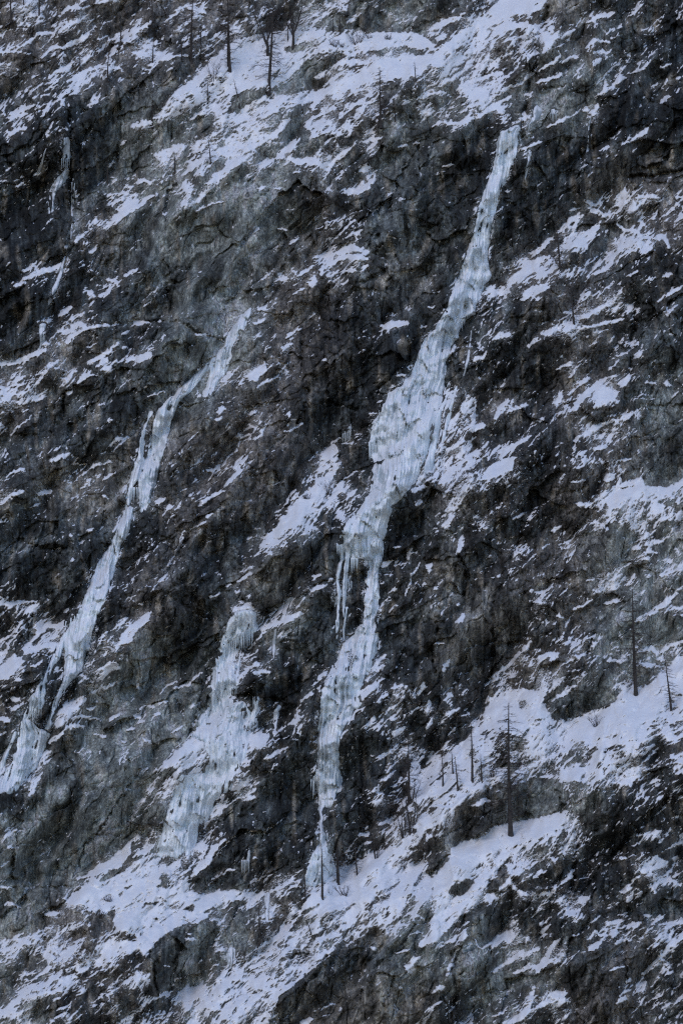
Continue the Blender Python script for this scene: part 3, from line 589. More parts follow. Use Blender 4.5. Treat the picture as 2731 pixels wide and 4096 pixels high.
ribm = np.clip(.5 + 1.3 * perlin(Ar / 330, Br / 120, 212), .1, 1) * (.35 + .65 * bare)
h += 5.5 * (saw(Br / 150 + .3 * perlin(Ar / 300, Br / 400, 213), .2) - .5) * ribm + 1.7 * (saw(Br / 44 + .5 * perlin(Ar / 200, Br / 200, 214), .28) - .5) * ribm
h += -1.5 * (saw((X + .25 * Y) / 63 + .8 * perlin(X / 90, Y / 260, 215), .06) - .5) * ribm * np.clip(.4 + 2 * perlin(X / 80, Y / 120, 216), 0, 1)
f0, e0 = facets(wA / 300 + .2, wB / 120, 5)
h += 2.2 * f0 * (.25 + .75 * bare)
h += 2.1 * f1 * (0.4 + 0.6 * bare) + 0.85 * f2 * rough + 0.55 * f3 * rough
h += rough * (0.30 * flute + 0.34 * fbm(A / 18, B / 9, 4, 120) + 0.13 * fbm(X / 6, Y / 9, 2, 125))
crack = (np.exp(-(e1 / 0.03) ** 2) * 0.7 + np.exp(-(e2 / 0.05) ** 2) * 0.25) * np.clip(.3 + 1.6 * perlin(X / 50, Y / 50, 128), 0, 1)
h += crack * bare * 0.6
j1 = np.abs(((Br / 31 + .35 * fbm(Ar / 90, Br / 60, 3, 220)) % 1) - .5) * 31; j2 = np.abs(((X / 37 + .5 * fbm(X / 60, Y / 160, 3, 222)) % 1) - .5) * 37
gate = lambda sd, sx_, sy_: np.clip(2.6 * perlin(X / sx_, Y / sy_, sd) - .25, 0, 1)
h += bare * 1.1 * (np.exp(-(j1 / 1.5) ** 2) * gate(224, 45, 45) + np.exp(-(j2 / 1.3) ** 2) * gate(226, 40, 70))     # open joints
h += CR * (.55 + .6 * np.clip(.5 + perlin(X / 25, Y / 25, 229), 0, 1)) * (1 - .8 * ice_soft)
h = h.astype(np.float32)
slope = np.gradient(h, axis=0) / -(np.gradient(Y, axis=0) * .0697)
slope = blur(np.clip(slope, -1.5, 3).astype(np.float32), .9)
D = S - Q + 0.16 * np.clip(slope - .55, -.9, 1.6) * np.clip(4 * S * (1.25 - S), .15, 1)        # snow lies where it is less steep

cp, sp = math.cos(PITCH), math.sin(PITCH)
def to_world(x, y, depth):
    """survey point (x, y) -> world, on the mean slope pushed back by depth metres"""
    r = (2 * x / 1568 - 1) * HALF * ASPECT; u = (1 - 2 * y / 2352) * HALF
    dx_, dy_, dz_ = r, cp - u * sp, sp + u * cp
    t = (DIST * cp - g0 * DIST * sp) / (dy_ - g0 * dz_) + depth
    return np.stack([t * dx_, t * dy_, t * dz_], -1)

def mesh_obj(name, co, quads, mats, parent=None, smooth=True, colors=None, tris=None, uvw=None):
    me = bpy.data.meshes.new(name)
    co = np.ascontiguousarray(co, np.float32).reshape(-1, 3)
    loops = [np.asarray(quads, np.int32).reshape(-1)] if quads is not None and len(quads) else []
    nq = 0 if quads is None else len(quads); nt = 0 if tris is None else len(tris)
    if nt: loops.append(np.asarray(tris, np.int32).reshape(-1))
    loops = np.concatenate(loops)
    me.vertices.add(len(co)); me.vertices.foreach_set('co', co.reshape(-1))
    me.loops.add(len(loops)); me.loops.foreach_set('vertex_index', loops)
    me.polygons.add(nq + nt)
    start = np.concatenate([np.arange(nq) * 4, nq * 4 + np.arange(nt) * 3]).astype(np.int32)
    me.polygons.foreach_set('loop_start', start)
    me.polygons.foreach_set('use_smooth', np.full(nq + nt, smooth))
    if colors is not None:
        at = me.color_attributes.new('tone', 'FLOAT_COLOR', 'POINT')
        c4 = np.ones((len(co), 4), np.float32); c4[:, :colors.shape[-1]] = colors.reshape(-1, colors.shape[-1])
        at.data.foreach_set('color', c4.reshape(-1))
    me.update(calc_edges=True); me.validate()
    for mt in (mats if isinstance(mats, list) else [mats]): me.materials.append(mt)
    ob = bpy.data.objects.new(name, me); COL.objects.link(ob)
    if parent is not None: ob.parent = parent
    return ob

def tag(o, label=None, cat=None, group=None, kind=None):
    if label: o['label'] = label
    if cat: o['category'] = cat
    if group: o['group'] = group
    if kind: o['kind'] = kind
    return o

# ================================================================ materials
def new_mat(name):
    m = bpy.data.materials.new(name); m.use_nodes = True
    nt = m.node_tree; b = nt.nodes['Principled BSDF']
    return m, nt, b
def node(nt, typ, **kw):
    nd = nt.nodes.new(typ)
    for k, v in kw.items(): setattr(nd, k, v)
    return nd
def noise(nt, scale, detail=4, rough=.6, vec=None, stretch=None):
    tc = node(nt, 'ShaderNodeTexCoord'); src = tc.outputs['Object']
    if stretch:
        mp = node(nt, 'ShaderNodeMapping'); nt.links.new(src, mp.inputs[0])
        mp.inputs['Scale'].default_value = stretch[:3]
        if len(stretch) > 3: mp.inputs['Rotation'].default_value = (0, stretch[3], 0)
        src = mp.outputs[0]
    n_ = node(nt, 'ShaderNodeTexNoise'); nt.links.new(src, n_.inputs['Vector'])
    n_.inputs['Scale'].default_value = scale; n_.inputs['Detail'].default_value = detail; n_.inputs['Roughness'].default_value = rough
    return n_.outputs['Fac']
def ramp(nt, fac, stops):
    r = node(nt, 'ShaderNodeValToRGB'); nt.links.new(fac, r.inputs[0])
    e = r.color_ramp.elements
    while len(e) < len(stops): e.new(0.5)
    for el, (p, c) in zip(e, stops):
        el.position = p; el.color = (c, c, c, 1) if not isinstance(c, tuple) else (*c, 1)
    return r.outputs[0]
def mixc(nt, fac, a, b, mode='MIX'):
    mx = node(nt, 'ShaderNodeMix', data_type='RGBA', blend_type=mode)
    for s, v in ((0, fac), (6, a), (7, b)):
        if hasattr(v, 'is_output'): nt.links.new(v, mx.inputs[s])
        else: mx.inputs[s].default_value = v if s == 0 else (*v, 1)
    return mx.outputs[2]
def bump(nt, b, hgt, strength, dist):
    bp = node(nt, 'ShaderNodeBump'); bp.inputs['Strength'].default_value = strength; bp.inputs['Distance'].default_value = dist
    nt.links.new(hgt, bp.inputs['Height']); nt.links.new(bp.outputs[0], b.inputs['Normal'])

M_rock, nt, b = new_mat('cliff_rock')
vc = node(nt, 'ShaderNodeVertexColor', layer_name='tone')
n1 = ramp(nt, noise(nt, 0.9, 6, .7, stretch=(1, 1, .45)), [(0.3, 0.45), (0.5, 0.95), (0.72, 1.7)])
n2 = ramp(nt, noise(nt, 3.4, 3, .7, stretch=(1, 1, .6)), [(0.33, 0.45), (0.67, 1.7)])
c = mixc(nt, 1.0, mixc(nt, 1.0, vc.outputs[0], n1, 'MULTIPLY'), n2, 'MULTIPLY')
fr = ramp(nt, noise(nt, 2.2, 5, .8, stretch=(.75, 1, 1.2, .6)), [(0.645, 0.0), (0.73, 0.45)])          # specks of rime and lichen
pa_ = ramp(nt, noise(nt, .22, 3, .6), [(0.4, .1), (0.6, 1.0)])
fr = mixc(nt, 1.0, fr, pa_, 'MULTIPLY')
c = mixc(nt, fr, c, (.40, .42, .43))
st_ = ramp(nt, noise(nt, 2.6, 4, .7, stretch=(1, 1, .12)), [(0.35, .55), (0.6, 1.3)])
c = mixc(nt, 1.0, c, st_, 'MULTIPLY')
dn = noise(nt, 2.9, 4, .78, stretch=(.55, 1, 1.5, math.radians(-38)))             # thin snow caught on small holds
dm = node(nt, 'ShaderNodeMath', operation='MULTIPLY_ADD'); nt.links.new(vc.outputs['Alpha'], dm.inputs[0]); dm.inputs[1].default_value = .19; nt.links.new(dn, dm.inputs[2])
c = mixc(nt, ramp(nt, dm.outputs[0], [(0.69, 0.0), (0.73, 0.9)]), c, (.74, .75, .78))
nt.links.new(c, b.inputs['Base Color'])
nt.links.new(ramp(nt, n1, [(0, .55), (1, .85)]), b.inputs['Roughness'])
b.inputs['Specular IOR Level'].default_value = 0.3
bump(nt, b, noise(nt, 1.6, 7, .72), 0.9, 0.35)

M_snow, nt, b = new_mat('snow')
c = ramp(nt, noise(nt, .35, 4, .6), [(0.3, (.76, .765, .80)), (0.7, (.83, .835, .865))])
tw = ramp(nt, noise(nt, 4.5, 3, .75, stretch=(1, 1, .5)), [(0.66, 0.0), (0.73, 0.55)])    # grass stems poking through
c = mixc(nt, tw, c, (.16, .12, .10))
nt.links.new(c, b.inputs['Base Color'])
b.inputs['Roughness'].default_value = .8; b.inputs['Specular IOR Level'].default_value = .2
bump(nt, b, noise(nt, 1.1, 4, .6), 0.5, 0.25)

M_ice, nt, b = new_mat('ice')
big = noise(nt, .16, 4, .6)
vc = node(nt, 'ShaderNodeVertexColor', layer_name='tone')
c = mixc(nt, 1.0, vc.outputs[0], ramp(nt, noise(nt, 1.5, 5, .6, stretch=(1, 1, .22)), [(0.3, (.82, .82, .82)), (0.7, (1.15, 1.15, 1.15))]), 'MULTIPLY')
geo = node(nt, 'ShaderNodeNewGeometry'); sx = node(nt, 'ShaderNodeSeparateXYZ'); nt.links.new(geo.outputs['Normal'], sx.inputs[0])
add = node(nt, 'ShaderNodeMath', operation='ADD'); nt.links.new(sx.outputs['Z'], add.inputs[0])
nn = ramp(nt, noise(nt, .8, 5, .7), [(0.3, 0.0), (0.7, .5)])
nt.links.new(nn, add.inputs[1])
dust = ramp(nt, add.outputs[0], [(0.62, 0.0), (0.9, 0.95)])                              # snow settled on the flatter steps of the ice
c = mixc(nt, 1.0, c, ramp(nt, big, [(0.35, (.82, .84, .86)), (0.62, (1.1, 1.1, 1.1))]), 'MULTIPLY')
c = mixc(nt, dust, c, (.82, .83, .86))
nt.links.new(c, b.inputs['Base Color'])
b.inputs['Roughness'].default_value = .42; b.inputs['Specular IOR Level'].default_value = .4
bump(nt, b, noise(nt, 2.0, 5, .65, stretch=(1, 1, .3)), 0.5, 0.12)

M_bark, nt, b = new_mat('bark')
nt.links.new(ramp(nt, noise(nt, 2.0, 4, .7), [(0.3, (.018, .016, .016)), (0.7, (.055, .047, .043))]), b.inputs['Base Color'])
b.inputs['Roughness'].default_value = .9
bump(nt, b, noise(nt, 9, 3, .6), .5, .05)
M_twig, nt, b = new_mat('twigs')
nt.links.new(ramp(nt, noise(nt, 1.2, 3, .7), [(0.3, (.020, .016, .016)), (0.7, (.060, .045, .040))]), b.inputs['Base Color'])
b.inputs['Roughness'].default_value = .95

# ================================================================ rock colours: mineral tone, wet streaks, stains
ALB = {'k': (.028, .031, .031), 'd': (.066, .070, .067), 'g': (.178, .182, .164), 'b': (.102, .090, .080), 't': (.165, .146, .122)}
tot = sum(kinds.values()) + 1e-6
tone = sum((kinds[k] / tot)[..., None] * np.array(ALB[k], np.float32) for k in ALB)
wet = np.clip(0.5 + 1.5 * (perlin(X / 13 + 0.8 * perlin(X / 60, Y / 60, 130), Y / 95, 131) + 0.6 * perlin(X / 6, Y / 60, 132)), 0, 1)
wetk = np.clip(kinds['k'] + .55 * kinds['t'] + .45 * kinds['d'] + .22 * kinds['g'], 0, 1)
wet = np.clip((wet - .42) * 2.6, 0, 1)
tone = tone * (1 - 0.74 * wetk * wet * np.clip(1 - 1.5 * Ssoft, 0, 1))[..., None]
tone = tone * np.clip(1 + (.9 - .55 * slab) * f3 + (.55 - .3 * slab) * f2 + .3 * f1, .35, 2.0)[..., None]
tan = np.clip(2.2 * perlin(X / 18, Y / 75, 135) + 1.2 * perlin(X / 50, Y / 90, 136) - 0.75, 0, 1) * (1 - Ssoft)
tone = tone * (1 - 0.75 * tan[..., None]) + 0.75 * tan[..., None] * np.array((.19, .16, .125), np.float32)
patch = np.clip(0.5 + 0.9 * fbm(X / 42, Y / 55, 4, 140), 0.05, 1.3)
tone = tone * (0.6 + 0.7 * patch)[..., None]
band = fbm(Ar / 300, Br / 40, 3, 231) + .5 * perlin(Ar / 90, Br / 14, 236)          # beds of lighter and darker rock
tone = tone * np.clip(1 + .75 * band, .35, 2.0)[..., None]
turf = np.clip(Ssoft * 2.2, 0, 1) * np.clip(0.6 + fbm(A / 24, B / 9, 3, 145), 0, 1)     # withered turf between the snow
tone = tone * (1 - 0.55 * turf[..., None]) + 0.55 * turf[..., None] * np.array((.098, .078, .064), np.float32)
tone = np.clip(tone * np.array((1.42, 1.50, 1.56), np.float32) + .004, .008, .36)
dustv = np.clip(Ssoft * 1.5 + .10 * kinds['b'] - .02 + 1.1 * np.clip(blur(icemask, 5) * 1.6, 0, 1) * (1 - icemask), 0, 1) * np.clip(.7 + clus, .2, 1.3)
tone4 = np.concatenate([tone, np.clip(dustv, 0, 1)[..., None]], -1)

def quads_of(hh_, ww_):
    i = np.arange(hh_ - 1)[:, None] * ww_ + np.arange(ww_ - 1)[None, :]
    return np.stack([i, i + ww_, i + ww_ + 1, i + 1], -1).reshape(-1, 4)
Qd = quads_of(GHt, GWt)
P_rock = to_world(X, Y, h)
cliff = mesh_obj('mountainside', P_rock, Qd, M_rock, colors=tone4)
tag(cliff, kind='structure')

# ================================================================ snow sheet: lies on the rock where it can
hs = blur(h, 1.2) + 0.0
thick = np.clip(D * 2.6, -0.6, 0.55) - 0.03 + 0.05 * perlin(X / 9, Y / 7, 150)
thick = thick - 1.2 * np.clip(blur(icemask, 1.5) * 1.5 - 0.5, 0, 1)
hsn = np.minimum(hs, h + 0.25) - thick
keep = thick > -0.16
kq = keep[:-1, :-1] | keep[1:, :-1] | keep[1:, 1:] | keep[:-1, 1:]
fq = Qd[kq.reshape(-1)]
used = np.unique(fq); remap = np.zeros(X.size, np.int32); remap[used] = np.arange(len(used))
P_snow = to_world(X, Y, hsn).reshape(-1, 3)[used]
snow_ob = mesh_obj('snow_cover', P_snow, remap[fq], M_snow)
tag(snow_ob, kind='stuff', label='patchy snow lying on the ledges and ramps of the cliff', cat='snow')

# ================================================================ frozen falls
hb = blur(h, 3.0)
def surf(x, y, a=hb):
    c_, r_ = gidx(x, y); return bil(a, c_, r_)
ICE_N = 0
def ice_strand(parent, th, yl, xl, xr, k, fade, shade, veil):
    ln = yl[-1] - yl[0]; wmax = (xr - xl).max()
    nt_ = max(8, int(ln / 1.9)); ns_ = int(np.clip(wmax / 1.5, 6, 110))
    t = np.linspace(yl[0], yl[-1], nt_)[:, None]; s = np.linspace(0, 1, ns_)[None, :]
    L = np.interp(t, yl, xl); Rr = np.interp(t, yl, xr)
    # ragged edges
    jag = np.minimum(3.6, 0.12 * wmax)
    L = L + jag * (perlin(t / 16, t * 0 + k + .4, 160) + .3 * perlin(t / 6, t * 0 + k + .4, 161)); Rr = Rr + jag * (perlin(t / 16, t * 0 + k + .4, 162) + .3 * perlin(t / 6, t * 0 + k + .4, 163))
    cap = np.clip((t - yl[0]) / np.minimum(9, .3 * wmax + 2), 0, 1) ** .5 * np.clip((yl[-1] - t) / np.minimum(9, .3 * wmax + 2), 0, 1) ** .5
    mid = (L + Rr) / 2; L = mid + (L - mid) * (.12 + .88 * cap); Rr = mid + (Rr - mid) * (.12 + .88 * cap)
    xs = L + (Rr - L) * s
    ys = t + (3.2 * np.abs(perlin(xs / 2.6, 0 * xs + k + .4, 164)) + 3.5 * perlin(xs / 9, 0 * xs + k + .4, 172)) * np.clip(wmax / 30, .3, 1) * np.abs(2 * s - 1)
    e = np.clip(4 * s * (1 - s), 0, 1) ** 0.55
    endf = np.clip((t - yl[0]) / 6, 0, 1) * np.clip((yl[-1] - t) / (10 if fade < 10 else fade), 0, 1) ** .5
    wsc = np.clip((Rr - L) / 26, 0.3, 1.0)
    cen = (np.interp(t, yl, xl) + np.interp(t, yl, xr)) / 2
    fx_ = xs - .42 * (cen - cen[0]) + 3.0 * perlin(xs / 30, ys / 40, 165) + 37 * k       # flow lines lean with the fall
    fl = perlin(fx_ / 5.2, ys / 150, 166) + .9 * perlin(fx_ / 12, ys / 190, 167)
    lump = fbm(xs / 20, ys / 34, 4, 168)
    stepz = 0.9 * np.abs(perlin(fx_ / 60 + ys / 90, ys / 44, 169))
    ph = ys / 58 + .9 * perlin(fx_ / 34, ys / 90, 173) + .13 * perlin(fx_ / 2.6, ys / 200, 174) + .61 * k
    tier = (ph - np.floor(ph)) ** 1.6 * np.clip(.35 + 1.4 * perlin(fx_ / 26, ys / 60, 175), 0, 1)     # curtains swell downwards and break off
    T = (th * (0.45 + 0.5 * lump + stepz + .8 * tier) + 0.75 * fl * min(1, th)) * wsc
    T = T - 1.7 * np.clip(perlin(fx_ / 9, ys / 120, 170) * 1.2 - .5, 0, 1) - 0.9 * np.clip(perlin(xs / 30, ys / 45, 171) - .45, 0, 1)
    if veil: T = T * .85 - .9 * np.clip(fbm(xs / 15, ys / 30, 3, 190) - .12, 0, 1)
    dep = surf(xs, ys) + 0.35 - (np.maximum(T, -0.5) + .35) * e * endf - 0.25 * e * endf
    ob = mesh_obj('ice_sheet', to_world(xs, ys, dep), quads_of(nt_, ns_), M_ice, parent, colors=ice_tone(fx_, ys) * shade)
def ice_tone(fx_, ys):
    v = 0.70 + .30 * perlin(fx_ / 3.4, ys / 190, 180) + .34 * perlin(fx_ / 8, ys / 220, 181) + .42 * fbm(fx_ / 28, ys / 40, 4, 182)
    v = np.clip(v, 0, 1)[..., None]
    return (1 - v) * np.array((.40, .49, .54)) + v * np.array((.87, .91, .94))
def icicle(parent, x, y, ln, w, shade=1.0):
    n_ = 7; seg = 8
    tt = np.linspace(0, 1, seg)
    rad = w * .5 * (1 - tt) ** .85 * (1 + .15 * np.sin(tt * 19 + x)) * .0697; rad[-1] = .004
    base = to_world(np.array(x), np.array(y), surf(x, y) - .75)
    ang = np.linspace(0, 2 * np.pi, n_, endpoint=False)
    co = np.zeros((seg, n_, 3)); Lm = ln * .0697
    co[..., 0] = base[0] + rad[:, None] * np.cos(ang); co[..., 1] = base[1] + rad[:, None] * np.sin(ang)
    co[..., 2] = base[2] + .35 - (Lm + .35) * tt[:, None]
    co[0] += (0, .6, 0)
    qd = [[i * n_ + j, i * n_ + (j + 1) % n_, (i + 1) * n_ + (j + 1) % n_, (i + 1) * n_ + j] for i in range(seg - 1) for j in range(n_)]
    mesh_obj('icicle', co, qd, M_ice, parent, colors=np.full(co.shape, .68 * shade) * (.90, 1, 1.05))
for fk, (lab, strands, ics) in FALLS.items():
    mine = [q_ for q_ in STR if q_[0] == fk]
    x0, y0 = mine[-1][3][-1], mine[-1][2][-1]
    loc = to_world(np.array(x0), np.array(y0), surf(x0, y0))
    e = bpy.data.objects.new('frozen_waterfall', None); COL.objects.link(e); e.location = loc
    e.empty_display_size = 2
    tag(e, lab, 'frozen waterfall')
    for k, (_, th, yl, xl, xr, fade) in enumerate(mine): ice_strand(e, th, yl, xl, xr, ICE_N, fade, 1.0 if fk in ('main', 'left', 'middle') else .62, fk == 'middle'); ICE_N += 1
    for (sh, xa, ya, xb, yb, cnt, l0, l1, wd) in ics:
        for i in range(cnt):
            q_ = (i + .5 + R.uniform(-.3, .3)) / cnt
            x_, y_ = S2(sh, xa + (xb - xa) * q_, ya + (yb - ya) * q_)
            icicle(e, float(x_), float(y_), R.uniform(l0, l1) * SCALE(sh), wd * SCALE(sh) * R.uniform(.7, 1.2), 1.0 if fk in ('main', 'left', 'middle') else .6)
    off = Matrix.Translation([-float(v) for v in loc])
    for o in e.children: o.data.transform(off)
# ================================================================ trees and shrubs
class Tubes:
    def __init__(s): s.co = []; s.q = []
    def tube(s, pts, rads, n=4):
        pts = [np.asarray(p, float) for p in pts]; base = len(s.co)
        for i, (p, r) in enumerate(zip(pts, rads)):
            d = pts[min(i + 1, len(pts) - 1)] - pts[max(i - 1, 0)]
            d = d / (np.linalg.norm(d) + 1e-9)
            a = np.cross(d, (0, 1, 0.01)); a /= np.linalg.norm(a) + 1e-9; c = np.cross(d, a)
            for k in range(n):
                t = 2 * math.pi * k / n
                s.co.append(p + r * (math.cos(t) * a + math.sin(t) * c))
        for i in range(len(pts) - 1):
            for k in range(n):
                k2 = (k + 1) % n
                s.q.append((base + i * n + k, base + i * n + k2, base + (i + 1) * n + k2, base + (i + 1) * n + k))
    def build(s, name, mat, parent):
        return mesh_obj(name, np.array(s.co), np.array(s.q), mat, parent, smooth=True)

def branch(tb, p, d, L, r, depth, rnd, droop=.25, n=3, twigs=5):
    """a wandering limb with side twigs"""
    seg = 4 if depth else 3
    pts = [np.array(p)]; d = np.array(d, float); d /= np.linalg.norm(d)
    for i in range(seg):
        d = d + np.array([rnd.uniform(-.22, .22), rnd.uniform(-.22, .22), rnd.uniform(-.12, .12) - droop * .3]); d /= np.linalg.norm(d)
        pts.append(pts[-1] + d * L / seg)
    tb.tube(pts, [r * (1 - .8 * i / seg) for i in range(seg + 1)], n)
    if depth > 0:
        for k in range(twigs):
            q_ = rnd.uniform(.2, 1) * seg; i = min(int(q_), seg - 1)
            pp = pts[i] + (pts[i + 1] - pts[i]) * (q_ - i)
            dd = d + np.array([rnd.uniform(-1, 1), rnd.uniform(-1, 1), rnd.uniform(-.5, .7)])
            branch(tb, pp, dd, L * rnd.uniform(.3, .5), r * .5, depth - 1, rnd, droop, n, twigs)

def make_tree(kind, sheet, bx, by, hpx, lean, label, cat='tree', name=None, group=None, rr=None, dense=1.0):
    x, y = S2(sheet, bx, by); x, y = float(x), float(y)
    Hm = hpx * SCALE(sheet) * .0697 * 1.02
    ln = lean * SCALE(sheet) * .0697
    base = to_world(np.array(x), np.array(y), surf(x, y, h) - .2)
    rnd = random.Random(int(x * 7 + y * 13))
    nm = name or {'larch': 'larch_tree', 'pole': 'bare_tree', 'broad': 'broadleaf_tree', 'shrub': 'shrub', 'stems': 'bare_tree'}[kind]
    e = bpy.data.objects.new(nm, None); COL.objects.link(e); e.location = base; e.empty_display_size = 1
    tag(e, label, cat, group)
    tr, cr = Tubes(), Tubes()
    r0 = rr or (.015 * Hm + .10)
    def trunk_line(n_=9, dx0=0., l=ln, hh_=Hm):
        ph = rnd.uniform(0, 6)
        return [np.array([dx0 + l * (i / n_) ** 1.3 + .010 * hh_ * math.sin(ph + 3 * i / n_), .05 * math.sin(i), -.7 + (hh_ + .7) * i / n_]) for i in range(n_ + 1)]
    if kind in ('larch', 'pole'):
        line = trunk_line(); n_ = len(line) - 1
        tr.tube(line, [r0 * (1.25 if i == 0 else 1 - .86 * i / n_) for i in range(n_ + 1)], 7)
        cnt = int((6.5 if kind == 'larch' else 3.0) * Hm * dense) + 6
        lo = .14 if kind == 'larch' else .3
        for k in range(cnt):
            q_ = rnd.uniform(lo, .985); p = line[0] + 0
            f = q_ * n_; i = min(int(f), n_ - 1); p = line[i] + (line[i + 1] - line[i]) * (f - i)
            a = rnd.uniform(0, 2 * math.pi)
            prof = math.sin(min(1, (1.03 - q_) * 1.9) * math.pi / 2) * (.55 + .45 * min(1, (q_ - lo) * 4 + .3))
            L = (.155 if kind == 'larch' else .075) * Hm * prof * rnd.uniform(.5, 1.1) + .25
            if kind == 'larch': L = min(L, 3.2)
            branch(cr, p, (math.cos(a), math.sin(a), rnd.uniform(-.15, .3)), L, .022 + .013 * L, 1, rnd, .22, 3, 6 if kind == 'larch' else 3)
    elif kind == 'broad':
        fork = .28 * Hm; line = [np.array([0, 0, -.7]), np.array([.02, 0, fork * .5]), np.array([ln * .25, 0, fork])]
        tr.tube(line, [r0 * 1.3, r0, r0 * .85], 7)
        for k in range(5):
            a = -1.1 + 2.2 * k / 4 + rnd.uniform(-.15, .15)
            st_ = np.array([ln * .25 * (.6 + .1 * k), 0, fork * (.62 + .09 * k)])
            d = np.array([math.sin(a) * .55, rnd.uniform(-.3, .3), 1.0])
            L = Hm * rnd.uniform(.55, .75); pts = [st_]; d /= np.linalg.norm(d)
            for i in range(6):
                d = d + np.array([rnd.uniform(-.13, .13), rnd.uniform(-.1, .1), .06]); d /= np.linalg.norm(d); pts.append(pts[-1] + d * L / 6)
            tr.tube(pts, [r0 * .55 * (1 - .82 * i / 6) for i in range(7)], 5)
            for j in range(int(13 * dense)):
                f = rnd.uniform(1.2, 6); i = min(int(f), 5); p = pts[i] + (pts[i + 1] - pts[i]) * (f - i)
                dd = (rnd.uniform(-1, 1), rnd.uniform(-.8, .8), rnd.uniform(.1, .9))
                branch(cr, p, dd, Hm * rnd.uniform(.12, .24), .045, 2, rnd, -.1, 3, 4)
    else:
        cnt = 6 if kind == 'shrub' else 4
        for k in range(cnt):
            a = -.9 + 1.8 * k / (cnt - 1) + rnd.uniform(-.12, .12); hk = Hm * rnd.uniform(.7, 1)
            d = np.array([math.sin(a) * (.75 if kind == 'shrub' else .28), rnd.uniform(-.2, .1), 1]); pts = [np.array([a * .14 * Hm * .3, 0, -.4])]
            for i in range(4):
                d = d + np.array([rnd.uniform(-.12, .12) + ln / Hm * .25, rnd.uniform(-.1, .1), .05]); d /= np.linalg.norm(d); pts.append(pts[-1] + d * hk / 4)
            rb = (rr or .05 + .008 * Hm)
            tr.tube(pts, [rb * (1 - .8 * i / 4) for i in range(5)], 4)
            for j in range(int(5 * dense) + 2):
                f = rnd.uniform(.8, 4); i = min(int(f), 3); p = pts[i] + (pts[i + 1] - pts[i]) * (f - i)
                branch(cr, p, (rnd.uniform(-1, 1), rnd.uniform(-.8, .5), rnd.uniform(.2, 1)), hk * rnd.uniform(.2, .4), .03, 1, rnd, -.1, 3, 4)
    tr.build('trunk' if kind not in ('shrub', 'stems') else 'stems', M_bark, e)
    cr.build('crown' if kind not in ('shrub', 'stems') else 'twigs', M_twig, e)
    return e

